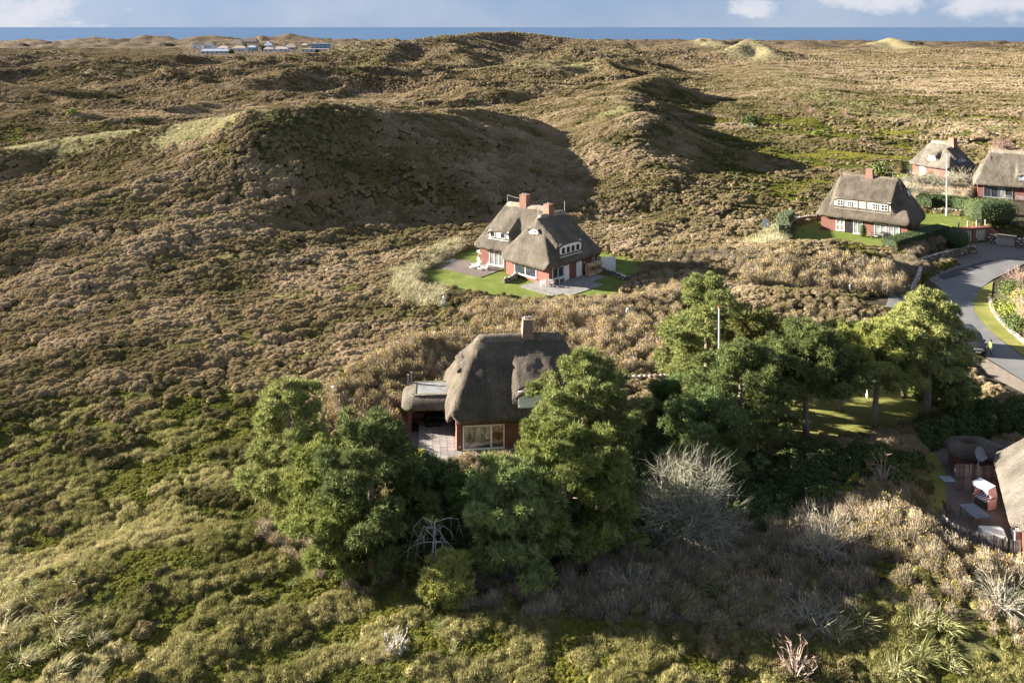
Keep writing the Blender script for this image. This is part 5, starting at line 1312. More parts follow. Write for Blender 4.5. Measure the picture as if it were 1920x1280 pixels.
for i, (a, b, hh, R_, mt, lab) in enumerate(((1893, 592, 2.4, 2.3, LEAF_LIME, 'yellow green bush behind the pale boulder wall at the right edge'), (1920, 622, 2.2, 2.2, LEAF_OLIVE, 'green bush at the right edge below the yellow green one'), (1905, 560, 2.6, 2.0, LEAF_OLIVE, 'green bush at the right edge, highest of those behind the pale wall'), (1935, 590, 2.8, 2.4, LEAF_LIME, 'yellowish bush cut off by the right edge beside the road bend'))):
    bush(lab, W(a, b), hh, R_, 80 + i, mt, 1500, leaf=.2)
bare('pinkish bare bush at the right edge above the green road bushes', 1910, 535, 3.0, 2.4, 85, TWIG_RED, 30, 1800, thick=1.6)
# ------------------------------------------------------------------ lawns, paving, road
from mathutils.geometry import delaunay_2d_cdt
def drape(name, poly, mat, dz=.05, step=1.0, zf=None, kind='structure', edge=.25):
    P = []
    for (x0, y0), (x1, y1) in zip(poly, poly[1:] + poly[:1]):
        n = max(1, int(math.hypot(x1 - x0, y1 - y0) / step)); P += [(x0 + (x1 - x0) * i / n, y0 + (y1 - y0) * i / n) for i in range(n)]
    nb = len(P); a = np.array(poly); lo, hi = a.min(0), a.max(0)
    gx, gy = np.meshgrid(np.arange(lo[0], hi[0], step), np.arange(lo[1], hi[1], step)); gx, gy = gx.ravel() + .013, gy.ravel() + .017
    k = inside(gx, gy, poly); bd = np.array(P); d = np.sqrt(((np.stack([gx, gy], 1)[:, None] - bd[None]) ** 2).sum(-1)).min(1) if len(gx) else np.zeros(0)
    k &= d > step * .45; pts = [Vector(p) for p in P] + [Vector((x, y)) for x, y in zip(gx[k], gy[k])]
    v, e, f, *_ = delaunay_2d_cdt(pts, [], [list(range(nb))], 1, 1e-5)
    x = np.array([p.x for p in v]); y = np.array([p.y for p in v]); z = (height(x, y) if zf is None else zf(x, y)) + dz
    me = bpy.data.meshes.new(name); me.from_pydata(np.stack([x, y, z], 1).tolist(), [], [tuple(q) for q in f]); me.materials.append(mat)
    me.polygons.foreach_set('use_smooth', [True] * len(f)); me.update(); return tag(link(name, me), kind=kind)

def lawn_mat(name, a, b):
    t = NT(name, .95, .1); p = t.pos(); n = t.noise(p, .5, 5, .65); n2 = t.noise(p, 7, 4, .8)
    t.color(t.mix(t.rng(t.noise(p, .22, 5, .7), .5, .72, 0, .55), t.ramp(t.math('ADD', t.math('MULTIPLY', n, .55), t.math('MULTIPLY', n2, .45)), [(.32, a), (.68, b)]), (.27, .235, .10))); t.bump(t.noise(p, 14, 3, .8), .10, 1.0); return t.m
LAWN = lawn_mat('lawn_grass', (.075, .11, .020), (.18, .21, .045)); LAWN2 = lawn_mat('pale_lawn', (.12, .14, .03), (.30, .28, .085))  # second grass is paler and yellower
drape('lawn', LAWN_MID, LAWN, .05, 1.2); drape('lawn', LAWN_EAST, LAWN, .05, 1.5); drape('garden_lawn', LAWN_PINES, LAWN2, .05, 1.5)
drape('lawn', WP([(1150, 520), (1195, 490), (1212, 500), (1225, 512), (1185, 524)]), LAWN, .06, .8)
def zr(py): return float(np.interp(py, [450, 504, 535, 560, 592, 630, 680], [-2.35, -1.9, -1.2, -.8, -.5, -.2, 0]))
def RP(pts): return [W(a, b, zr(b)) for a, b in pts]
def asphalt():
    t = NT('asphalt', .9, .2); p = t.pos(); n = t.noise(p, .25, 5, .6); n2 = t.noise(p, 22, 3, .8)
    t.color(t.ramp(t.math('ADD', t.math('MULTIPLY', n, .6), t.math('MULTIPLY', n2, .4)), [(.3, (.12, .12, .122)), (.7, (.20, .195, .19))])); cr = t.vor(t.scale(p, (1, 1, 0)), .22, 'Distance'); t.color(t.mix(t.rng(t.noise(p, .12, 4, .7), .52, .66, 0, .5), t.b.inputs['Base Color'].links[0].from_socket, (.11, .108, .105))); t.bump(n2, .01); return t.m
def pavers(name, a, b, bw=.3, bh=.15):
    t = NT(name, .9, .15); p = t.pos(); br = t.n.new('ShaderNodeTexBrick'); br.inputs['Brick Width'].default_value = bw; br.inputs['Row Height'].default_value = bh; br.inputs['Scale'].default_value = 1; br.inputs['Mortar Size'].default_value = .012
    t.put(br.inputs['Vector'], p); br.inputs['Color1'].default_value = a + (1,); br.inputs['Color2'].default_value = b + (1,); br.inputs['Mortar'].default_value = tuple(k * .55 for k in a) + (1,)
    n = t.noise(p, .5, 4); t.color(t.mix(t.rng(n, .3, .75, 0, .5), br.outputs[0], tuple(k * .7 for k in b))); return t.m
ROADPOLY = RP([(2040, 775), (1985, 750), (1920, 715), (1850, 672), (1812, 628), (1792, 597), (1740, 592), (1660, 588), (1668, 566), (1735, 557), (1772, 550), (1752, 534), (1775, 516), (1838, 492), (1890, 486), (2060, 464), (2060, 482), (1920, 494), (1862, 523), (1837, 541), (1825, 565), (1827, 585), (1848, 612), (1873, 635), (1920, 670), (2040, 740)])
def road_z(x, y):
    d, z, s = seg_dist(x, y, ROAD); return np.maximum(z, height(x, y))
drape('road', ROADPOLY, asphalt(), .05, 1.0, road_z)
drape('forecourt', RP([(1726, 514), (1765, 489), (1815, 471), (1808, 458), (1852, 454), (1960, 452), (2060, 448), (2060, 463), (1890, 485), (1838, 491), (1775, 515), (1752, 533), (1738, 526)]), pavers('grey_pavers', (.17, .155, .14), (.20, .18, .165)), .055, 1.0)
drape('road_patch', RP([(1756, 520), (1790, 508), (1838, 494), (1885, 485), (1893, 487), (1842, 500), (1795, 520), (1770, 527)]), simple('fresh_asphalt', (.055, .055, .058), .9, .2, .15, 4), .075, 1.0, road_z)
drape('verge', RP([(1845, 612), (1826, 585), (1825, 565), (1837, 541), (1862, 526), (1858, 560), (1872, 597), (1920, 643), (1990, 690), (1960, 700), (1920, 668), (1873, 634)]), LAWN2, .07, 1.0)
drape('footpath', RP([(2040, 800), (1985, 775), (1920, 738), (1855, 705), (1835, 680), (1850, 674), (1920, 716), (1985, 751)]), simple('sand_path', (.23, .19, .15), .95, .1, .2, 2), .045, 1.0, road_z)
drape('garden_path', WP([(1225, 722), (1290, 716), (1300, 728), (1275, 742), (1225, 738)]), simple('red_path', (.32, .17, .11), .95, .1, .2, 3), .07, .8)
drape('yard_corner', PATIO_SE, pavers('brown_pavers', (.165, .135, .115), (.13, .11, .10)), .05, .9)
drape('yard_lawn', WP([(1722, 852), (1752, 848), (1772, 880), (1775, 935), (1760, 968), (1735, 930), (1722, 890)]), LAWN2, .07, .8)
drape('yard_base', PATIO_LOW, simple('joint_sand', (.12, .10, .08), .95, .1, .25, 4), .01, .9)
SLABM = [simple('paving_slab', c, .9, .15, .22, 2.5, .006) for c in ((.25, .23, .215), (.21, .195, .185), (.28, .25, .225))]
def slabs():
    y = tag(bpy.data.objects.new('yard_paving', None), kind='structure'); root_col.objects.link(y); y.location = (-6.0, 73.5, 0); y.rotation_euler = (0, 0, math.radians(6))
    ms = []
    for m in SLABM: ms.append(MB().box((0, 0, 0), (.575, .575, .08)).mesh('slab', m))
    r = random.Random(3)
    for i in range(-3, 12):
        for j in range(-7, 8):
            lx, ly = i * .6 + .3, j * .6
            if i < 4 and -5 <= j <= 7 or (i >= 4 and j in (-3, -2, -1)):
                if i >= 1 and j > 0 and i >= 3: continue
                o = link('slab', ms[r.randrange(3)], y, (lx, ly, .045 + r.uniform(-.008, .008)), (r.uniform(-.006, .006), r.uniform(-.006, .006), r.uniform(-.008, .008)))
slabs()
def boards(name, kind_name, c, rz, L, Wd, bw, mat, z, label=None):
    y = tag(bpy.data.objects.new(name, None), kind='structure'); root_col.objects.link(y); y.location = (c[0], c[1], z); y.rotation_euler = (0, 0, rz)
    m = MB(); n = int(Wd / bw); r = random.Random(5)
    for i in range(n): m.box((r.uniform(-.03, .03), -Wd / 2 + (i + .5) * bw, r.uniform(-.004, .004)), (L, bw * .93, .05), 0, r.randrange(2))
    tag(m.build(kind_name, mat, y), kind='stuff')
boards('deck', 'deck_boards', (-6.1, 127.7), math.radians(-37), 8.6, 5.6, .145, [simple('deck_board', (.13, .105, .09), .85, .2, .3, 3), simple('deck_board_worn', (.165, .135, .115), .85, .2, .3, 3)], .085)
boards('deck_step', 'slab_row', (-8.6, 131.4), math.radians(-33), 4.6, 2.0, .5, [CONCRETE, simple('pale_slab', (.46, .43, .40))], .06)
def terrace():
    y = tag(bpy.data.objects.new('terrace', None), kind='structure'); root_col.objects.link(y); y.location = (8.0, 120.4, .08); y.rotation_euler = (0, 0, math.radians(45)); r = random.Random(6); m = MB()
    for i in range(19):
        for j in range(-3, 15):
            lx, ly = -6.0 + i * .62, 3.2 - j * .42 - 1.0
            if ly > -3.7 + (0 if i > 2 else 1.0) and not (ly < -1.7 and i > 13): m.box((lx, ly, r.uniform(-.005, .005)), (.60, .40, .06), 0, r.randrange(2))
    tag(m.build('paving_slabs', [simple('terrace_slab', (.20, .19, .178), .9, .15, .15, 3), simple('terrace_slab_pale', (.245, .23, .215), .9, .15, .15, 3)], y), kind='stuff')
terrace()

# ------------------------------------------------------------------ field stone walls
STONEM = [simple('field_stone', c, .9, .15, .3, 3, .02) for c in ((.44, .39, .34), (.34, .32, .30), (.52, .44, .37), (.40, .33, .28), (.58, .54, .49))]
def stone_meshes():
    out = []; r = np.random.RandomState(2)
    import bmesh
    for k in range(10):
        bm = bmesh.new(); bmesh.ops.create_icosphere(bm, subdivisions=1, radius=.5)
        for v in bm.verts: v.co = v.co * (1 + .22 * r.normal() * .6); v.co = Vector((max(-.42, min(.42, v.co.x)), max(-.42, min(.42, v.co.y)), max(-.40, min(.40, v.co.z))))
        me = bpy.data.meshes.new('stone'); bm.to_mesh(me); bm.free(); me.materials.append(STONEM[k % 5]); me.polygons.foreach_set('use_smooth', [True] * len(me.polygons)); out.append(me)
    return out
STONES = stone_meshes()
EARTH = simple('wall_earth', (.12, .10, .075), .95, .1, .3, 3)
def stone_wall(label, pts, h, size, seed, depth=.5, zs=None, group=None, cap=None):
    """courses of single boulders in front of and over an earth core"""
    r = random.Random(seed); cx, cy = sum(p[0] for p in pts) / len(pts), sum(p[1] for p in pts) / len(pts)
    zf = (lambda x, y: hz(x, y)) if zs is None else zs; z0 = zf(cx, cy); t = thing('stone_wall', label, 'wall', (cx, cy, z0), 0, group or 'boulder walls')
    rows = max(1, round(h / (size * .72))); rh = h / rows; core = MB()
    for (x0, y0), (x1, y1) in zip(pts[:-1], pts[1:]):
        L = math.hypot(x1 - x0, y1 - y0); an = math.atan2(y1 - y0, x1 - x0); ux, uy = math.cos(an), math.sin(an)
        za, zb = zf(x0, y0), zf(x1, y1)
        core.add([(x0 - cx + uy * s * depth * .35, y0 - cy - ux * s * depth * .35, za - z0 + k) for s in (-1, 1) for k in (-.2, h * .9)] + [(x1 - cx + uy * s * depth * .35, y1 - cy - ux * s * depth * .35, zb - z0 + k) for s in (-1, 1) for k in (-.2, h * .9)],
                 [(0, 1, 5, 4), (2, 6, 7, 3), (1, 3, 7, 5), (0, 4, 6, 2), (0, 2, 3, 1), (4, 5, 7, 6)])
        n = max(1, int(L / size))
        for j in range(rows):
            for i in range(n):
                f = (i + .5 + (.5 if j % 2 else 0) * .9 + r.uniform(-.12, .12)) / n
                if f > 1.02: continue
                sz = size * r.uniform(.85, 1.3); zz = za + (zb - za) * f - z0 + rh * (j + .5)
                o = link('stone', STONES[r.randrange(10)], t, (x0 - cx + ux * L * f + r.uniform(-.04, .04), y0 - cy + uy * L * f + r.uniform(-.04, .04), zz), (r.uniform(-.3, .3), r.uniform(-.3, .3), an + r.uniform(-.2, .2)), (sz * 1.12, depth * 1.05, rh * 1.25 * r.uniform(.85, 1.15)))
    core.build('wall_core', EARTH, t); return t
flat0 = lambda x, y: 0.0
rz0 = lambda x, y: float(road_z(np.array([x]), np.array([y]))[0]) - .05
stone_wall('low boulder wall holding the raised lawn right of the middle house', WP([(1128, 510), (1150, 517), (1172, 526), (1188, 528)]), .75, .45, 1, .5, flat0)
stone_wall('curved boulder wall round the sunken fire place right of the middle lawn', WP([(1190, 544), (1200, 538), (1218, 535), (1238, 537), (1250, 543)]), .8, .45, 2, .5, flat0)
stone_wall('small curved boulder wall at the end of the middle lawn', WP([(1166, 556), (1163, 546), (1170, 540), (1184, 536)]), .45, .45, 3, .5, flat0)
stone_wall('little boulder wall between the bush and the terrace corner', WP([(944, 531), (955, 528), (966, 522), (972, 514)]), .7, .5, 4, .6, flat0)
stone_wall('boulder wall along the driveway, below the hump of brown bushes', RP([(1612, 554), (1640, 557), (1675, 559), (1707, 559)]), 1.05, .5, 5, .6, flat0)
stone_wall('boulder wall curving back from the driveway corner towards the forecourt', RP([(1707, 559), (1716, 545), (1726, 525), (1724, 512), (1720, 504)]), .95, .5, 6, .6, rz0)
stone_wall('long curved boulder wall on the near side of the forecourt', RP([(1720, 504), (1735, 497), (1760, 488), (1790, 480), (1812, 474), (1830, 473)]), 1.15, .5, 7, .6, rz0)
stone_wall('low pale boulder wall along the green verge at the right edge', RP([(1857, 560), (1861, 580), (1873, 599), (1895, 622), (1922, 644), (1970, 680)]), .5, .5, 8, .6, rz0)
stone_wall('low boulder wall behind the garden lamp, under the brown thicket', WP([(1150, 716), (1190, 718), (1230, 716), (1268, 712)]), .75, .5, 9, .6, flat0)
stone_wall('pale boulder wall at the foot of the tall leafy hedge', WP([(1748, 398), (1780, 400), (1815, 402)]), .8, .55, 10, .6, flat0)
stone_wall('curved boulder wall round the left end of the long house lawn', WP([(1478, 436), (1482, 424), (1500, 415), (1540, 411)]), .9, .5, 11, .6, flat0)
stone_wall('upper boulder wall right of the garage', RP([(1862, 445), (1890, 447), (1916, 444)]), .7, .55, 12, .6, lambda x, y: -.6)
stone_wall('boulder wall right of the garage, with the storage doors in it', RP([(1852, 455), (1866, 457)]), 1.7, .55, 13, .7, lambda x, y: -2.35)
stone_wall('boulder wall at the right edge beyond the storage doors', RP([(1904, 463), (1930, 464), (1965, 462)]), 1.7, .55, 14, .7, lambda x, y: -2.35)
def stores():
    a, b = W(1867, 458, -2.35), W(1904, 463, -2.35); an = math.atan2(b[1] - a[1], b[0] - a[0]); L = math.hypot(b[0] - a[0], b[1] - a[1])
    t = thing('storage_cupboard', 'low beige double doors set in the boulder wall right of the garage', 'cupboard', ((a[0] + b[0]) / 2, (a[1] + b[1]) / 2, -2.35), an)
    MB().box((0, .4, .8), (L, .8, 1.6)).build('housing', CONCRETE, t); MB().box((0, .3, 1.68), (L + .2, 1.2, .14)).build('lid', EARTH, t)
    for s in (-1, 1): MB().box((s * L / 4, -.03, .8), (L / 2 - .06, .06, 1.5)).build('door', BEIGE, t)
stores()

# ------------------------------------------------------------------ garage
def garage():
    a, b = W(1803, 457, -2.35), W(1853, 453, -2.35); an = math.atan2(b[1] - a[1], b[0] - a[0]); L = math.hypot(b[0] - a[0], b[1] - a[1])
    t = thing('garage', 'double garage with beige doors and red brick edge dug into the lawn', 'garage', ((a[0] + b[0]) / 2, (a[1] + b[1]) / 2, -2.35), an)
    BR = brick_mat('garage_brick', (.36, .13, .09), (.30, .11, .08), (.3, .22, .18))
    m = MB(); m.box((0, 2.4, 1.15), (L, 4.4, 2.3)); m.build('wall', simple('garage_inside', (.25, .12, .08)), t)
    for x, w in ((-L / 2 + .15, .3), (-.35, .35), (L / 2 - .25, .5)): MB().box((x, .06, 1.15), (w, .34, 2.3)).build('brick_pier', BR, t)
    MB().box((.15, .45, 2.46), (L + .5, 1.2, .32)).build('brick_edge', BR, t); MB().box((0, 3.0, 2.42), (L, 4.0, .2)).build('roof', LAWN, t)
    for x, w in ((-L / 4 - .25, L / 2 - .75), (L / 4 + .0, L / 2 - .45)):
        d = MB().box((0, 0, 1.08), (w, .08, 2.16)).build('garage_door', BEIGE, t); d.location = (x, .10, 0)
        MB().box((0, -.07, 1.0), (.16, .05, .05)).build('handle', STEEL, d)
    m = MB(); v = [(L / 2 + .2, -.1, 0), (L / 2 + 2.2, -1.4, 0), (L / 2 + 2.2, -1.4, 1.2), (L / 2 + .2, -.1, 2.6), (L / 2 + .2, .3, 0), (L / 2 + 2.2, -1.0, 0), (L / 2 + 2.2, -1.0, 1.2), (L / 2 + .2, .3, 2.6)]
    m.add(v, [(0, 1, 2, 3), (5, 4, 7, 6), (3, 2, 6, 7), (1, 5, 6, 2), (4, 0, 3, 7)]); m.build('wing_wall', BR, t)
    for i in range(4):
        p = MB().box((0, 0, .55), (.16, .16, 1.1)).build('post', GREYWOOD, t); p.location = (-L / 2 + .1 + i * (L / 3), .75, 2.6)
    for z in (3.1, 3.45): MB().bar((L / 6 + .1, .75, z), (L / 2 + .1, .75, z), .03, 5).build('rail', GREYWOOD, t)
garage()

# ------------------------------------------------------------------ board fences of the corner house
def fence(label, pts, h, seed, bw=.16, dz=0.0, zf=hz, top=None):
    r = random.Random(seed); cx, cy = pts[0]; t = thing('board_fence', label, 'fence', (cx, cy, 0), 0, 'board fences of the corner yard'); ms = [MB().box((0, 0, .5), (bw * .86, .035, 1.0)).mesh('board', m) for m in (TIMBER, simple('pale_board', (.24, .22, .20), .9, .1, .4, 3), simple('dark_board', (.12, .105, .095), .9, .1, .4, 3))]
    for (x0, y0), (x1, y1) in zip(pts[:-1], pts[1:]):
        L = math.hypot(x1 - x0, y1 - y0); an = math.atan2(y1 - y0, x1 - x0); n = max(2, int(L / bw))
        for i in range(n):
            f = (i + .5) / n; hh = h * r.uniform(.95, 1.05) if top is None else top(i) * h
            link('board', ms[r.randrange(3)], t, (x0 + (x1 - x0) * f - cx, y0 + (y1 - y0) * f - cy, dz), (r.uniform(-.01, .01), r.uniform(-.02, .02), an + r.uniform(-.05, .05)), (1, 1, hh))
        for z in (h * .3, h * .8):
            MB().bar((x0 - cx - math.sin(an) * -.04, y0 - cy + math.cos(an) * .04, dz + z), (x1 - cx + math.sin(an) * .04, y1 - cy + math.cos(an) * .04, dz + z), .03, 4).build('rail', TIMBER, t)
fence('tall grey board fence behind the striped beach chair', [W(1790, 919), W(1830, 921), W(1885, 925)], 2.0, 1)
fence('low curved board fence along the yard, edged by yellow bushes', [(30.1, 61.5), (29.5, 60.3), (29.6, 59.3), (30.2, 58.4), (31.4, 57.8), (33.1, 57.2)], 1.65, 2)
fence('darker board fence at the lower right corner next to the house', [(33.25, 57.25), (34.6, 56.7), (36.6, 56.0)], 1.9, 3)
MB_post = thing('fence_post', 'square pale post where the two lower fences meet', 'post', (33.15, 57.6, 0)); MB().box((0, 0, 1.0), (.5, .12, 2.0)).build('post', GREYWOOD, MB_post); MB().box((0, 0, 2.03), (.56, .18, .06)).build('cap', GREYWOOD, MB_post)

# ------------------------------------------------------------------ beach chairs with hoods
def cloth_stripes():
    t = NT('striped_cloth', .9, .1); s = t.n.new('ShaderNodeSeparateXYZ'); t.put(s.inputs[0], t.obj()); k = t.math('FRACT', t.math('MULTIPLY', s.outputs[0], 5.0))
    t.color(t.mix(t.math('GREATER_THAN', k, .5), (.03, .06, .20), (.78, .78, .76))); return t.m
STRIPES = cloth_stripes()
WICK = simple('wicker_tan', (.46, .33, .20), .85, .15, .25, 12); WICK_PINK = simple('wicker_pink', (.62, .34, .32), .85, .15, .12, 9); WICK_PALE = simple('wicker_pale', (.56, .50, .42), .85, .15, .2, 10)
def beach_chair(label, x, y, rz, body, inner, hood_top, z=0.0, group=None, w=1.25):
    """two-seater with a basket body: side panels, back, seat box, tilted hood; local -y is the open front"""
    t = thing('beach_chair', label, 'beach chair', (x, y, z), rz, group or 'single hooded beach chairs')
    side = [(-.42, 0), (.38, 0), (.50, 1.0), (.30, 1.62), (-.40, 1.50), (-.46, 1.28), (-.10, .95), (-.42, .62)]
    for s in (-1, 1):
        m = MB(); m.extrude(side, (s * w / 2, 0, 0), (0, 1, 0), (0, 0, 1), (1, 0, 0), .06); m.build('side_panel', body, t)
        MB().box((s * (w / 2 + .04), -.05, .80), (.05, .75, .07)).build('armrest', DKWOOD, t)
    m = MB(); m.add([(-w / 2, .36, 0), (w / 2, .36, 0), (w / 2, .50, 1.0), (-w / 2, .50, 1.0), (w / 2, .30, 1.62), (-w / 2, .30, 1.62), (-w / 2, .31, 0), (w / 2, .31, 0), (w / 2, .44, 1.0), (-w / 2, .44, 1.0), (w / 2, .25, 1.57), (-w / 2, .25, 1.57)],
              [(1, 0, 3, 2), (2, 3, 5, 4), (6, 7, 8, 9), (9, 8, 10, 11)]); m.build('back_panel', body, t)
    m = MB(); m.add([(-w / 2 - .03, .33, 1.66), (w / 2 + .03, .33, 1.66), (w / 2 + .03, -.45, 1.53), (-w / 2 - .03, -.45, 1.53), (-w / 2 - .03, .33, 1.60), (w / 2 + .03, .33, 1.60), (w / 2 + .03, -.45, 1.47), (-w / 2 - .03, -.45, 1.47)],
              [(0, 3, 2, 1), (4, 5, 6, 7), (0, 1, 5, 4), (2, 3, 7, 6), (0, 4, 7, 3), (1, 2, 6, 5)]); m.build('hood', hood_top, t)
    m = MB(); v = []
    for i in range(9): v += [(-w / 2 + .03 + (w - .06) * i / 8, -.46, 1.50), (-w / 2 + .03 + (w - .06) * i / 8, -.47, 1.30 + .03 * (i % 2))]
    m.add(v, [(2 * i, 2 * i + 1, 2 * i + 3, 2 * i + 2) for i in range(8)]); m.build('valance', inner, t)
    MB().box((0, 0, .25), (w - .1, .7, .42)).build('seat_box', DKWOOD if inner is STRIPES else body, t); MB().box((0, -.02, .50), (w - .12, .68, .12)).build('seat_cushion', inner, t)
    m = MB(); m.add([(-w / 2 + .06, .28, .55), (w / 2 - .06, .28, .55), (w / 2 - .06, .42, 1.05), (-w / 2 + .06, .42, 1.05), (w / 2 - .06, .22, 1.55), (-w / 2 + .06, .22, 1.55)], [(0, 1, 2, 3), (3, 2, 4, 5)]); m.build('back_cushion', inner, t)
    return t
hx = lambda lx, ly: (5.7 + (lx - ly) * .7071, 125.6 + (lx + ly) * .7071)    # local place beside the middle house
p = hx(1.9 + .7, -5.0); beach_chair('tan hooded beach chair against the middle house, nearer the white door', p[0], p[1], math.radians(40), WICK, WICK, WICK, .1, 'tan beach chairs by the middle house', 1.3)
p = hx(4.1, -5.0); beach_chair('tan hooded beach chair against the middle house, nearer the pale blue gate', p[0], p[1], math.radians(50), WICK, WICK, WICK, .1, 'tan beach chairs by the middle house', 1.3)
q = W(903, 493); beach_chair('pale hooded beach chair on the dark deck of the middle house', q[0], q[1] + .5, math.radians(-60), WICK_PALE, WICK_PALE, WICK_PALE, .1, None, 1.35)
q = W(1846, 948); beach_chair('beach chair with pink side panel and blue striped lining in the yard', q[0], q[1], math.radians(-68), WICK_PINK, STRIPES, simple('grey_hood', (.45, .46, .50)), .05)

# ------------------------------------------------------------------ garden furniture
def table(label, x, y, rz, L, Wd, H, mat, cat='table', slat=6, z=.05, name='garden_table'):
    t = thing(name, label, cat, (x, y, z), rz)
    for i in range(slat): MB().box((0, -Wd / 2 + (i + .5) * Wd / slat, H - .02), (L, Wd / slat * .92, .04)).build('top_board', mat, t)
    for sx in (-1, 1):
        for sy in (-1, 1): MB().box((sx * (L / 2 - .1), sy * (Wd / 2 - .09), (H - .04) / 2), (.07, .07, H - .04)).build('leg', mat, t)
    MB().box((0, 0, H - .09), (L - .2, Wd - .2, .08)).build('frame', mat, t); return t
def chair(label, x, y, rz, mat, group=None, z=.1, w=.6, name='garden_chair', bench=False):
    t = thing(name, label, 'bench' if bench else 'chair', (x, y, z), rz, group)
    m = MB(); [m.box((0, -.2 + i * .11, .43), (w, .095, .03)) for i in range(5)]; m.build('seat', mat, t)
    m = MB(); n = int(w / .11); [m.box((-w / 2 + .06 + i * (w - .12) / max(1, n - 1), .30 + .04, .72), (.06, .025, .46)) for i in range(n)]; m.box((0, .35, .97), (w, .04, .08)); m.build('backrest', mat, t)
    for sx in (-1, 1):
        for sy in (-.22, .3): MB().box((sx * (w / 2 - .03), sy, .3), (.05, .05, .6)).build('leg', mat, t)
        MB().box((sx * (w / 2 - .03), .03, .62), (.07, .6, .035)).build('armrest', mat, t)
    return t
q = W(1051, 531); table('white garden table on the terrace of the middle house', q[0], q[1], math.radians(45), 1.4, .8, .74, WHITE, z=.1)
for i, (a, b, rz, lab) in enumerate(((1018, 537, 200, 'white garden chair at the left end of the terrace, by the window corner'), (1034, 538, 160, 'white garden chair in front of the white terrace table'), (1061, 525, 50, 'white garden chair at the right end of the white terrace table'))):
    q = W(a, b); chair(lab, q[0], q[1], math.radians(rz), WHITE, 'white chairs on the terrace', .1, .62)
q = W(1041, 525); chair('white garden bench against the wall behind the white terrace table', q[0], q[1], math.radians(45), WHITE, None, .1, 1.5, 'garden_bench', True)
def lounger(label, x, y, rz):
    t = thing('deck_chair', label, 'deck chair', (x, y, .11), rz, 'white deck chairs on the dark deck')
    m = MB()
    for i in range(6): m.extrude([(-.5, .34), (.15, .22), (.55, .95), (.58, .93), (.16, .17), (-.5, .30)], (-.27 + i * .108, 0, 0), (0, 1, 0), (0, 0, 1), (1, 0, 0), .09)
    m.build('seat', WHITE, t)
    for s in (-1, 1):
        MB().box((s * .36, -.15, .52), (.12, .8, .03)).build('armrest', WHITE, t); MB().box((s * .36, -.45, .26), (.04, .09, .52)).build('leg', WHITE, t); MB().bar((s * .30, -.3, .28), (s * .30, .55, .02), .04, 4).build('leg', WHITE, t)
    MB().box((0, -.85, .2), (.5, .4, .04)).build('footrest', WHITE, t)
q = W(893, 503); lounger('white wooden deck chair on the dark deck, left one', q[0], q[1], math.radians(-60)); q = W(909, 507); lounger('white wooden deck chair on the dark deck, nearer the bush', q[0], q[1], math.radians(-75))
q = W(1645, 446); chair('pale wooden garden bench before the windows of the long house', q[0], q[1] + .9, math.radians(-30), GREYWOOD, None, .05, 1.9, 'garden_bench', True); table('pale wooden garden table in front of the bench at the long house', q[0] - .2, q[1] - .4, math.radians(-30), 2.0, .8, .72, GREYWOOD)
q = W(1884, 376); chair('weathered garden chair before the glass front at the right edge', q[0], q[1], math.radians(-30), GREYWOOD, None, .05, .7); q = W(1893, 377); chair('weathered garden chair right of another before the glass front', q[0], q[1], math.radians(-20), GREYWOOD, None, .05, .7)
q = W(1915, 378); chair('weathered garden bench at the right edge before the brick wall', q[0], q[1], math.radians(-27), GREYWOOD, None, .05, 2.0, 'garden_bench', True)
table('blue grey slatted table in front of the striped beach chair', 32.75, 62.3, math.radians(8), 1.2, 1.8, .76, simple('blue_grey_wood', (.16, .185, .22), .8, .15, .25, 3), slat=12)
chair('dark slatted chair left of the blue grey table', 31.3, 63.0, math.radians(90), DKWOOD, None, .05, .6)
def covered():
    t = thing('covered_seat', 'low garden seat under a white fitted cover beside the board fence', 'covered furniture', (32.6, 59.6, .05), math.radians(-5))
    COV = simple('white_cover', (.62, .61, .58), .8, .2, .08, 2); m = MB(); m.extrude([(-.65, 0), (.6, 0), (.62, .85), (.15, .9), (-.6, .5)], (0, 0, 0), (0, 1, 0), (0, 0, 1), (1, 0, 0), 1.45); m.build('cover', COV, t)
    for s in (-1, 1): MB().box((s * .62, -.6, .03), (.1, .1, .08)).build('foot', DKWOOD, t)
covered()
q = W(1777, 900); k = thing('grey_mat', 'blue grey mat lying by the corner of the tall board fence', 'mat', (q[0], q[1], .09), .05); MB().box((0, 0, 0), (.95, .9, .04)).build('mat', simple('mat_cloth', (.28, .31, .36)), k); MB().box((0, .46, .0), (.95, .03, .05)).build('hem', LEAD, k)

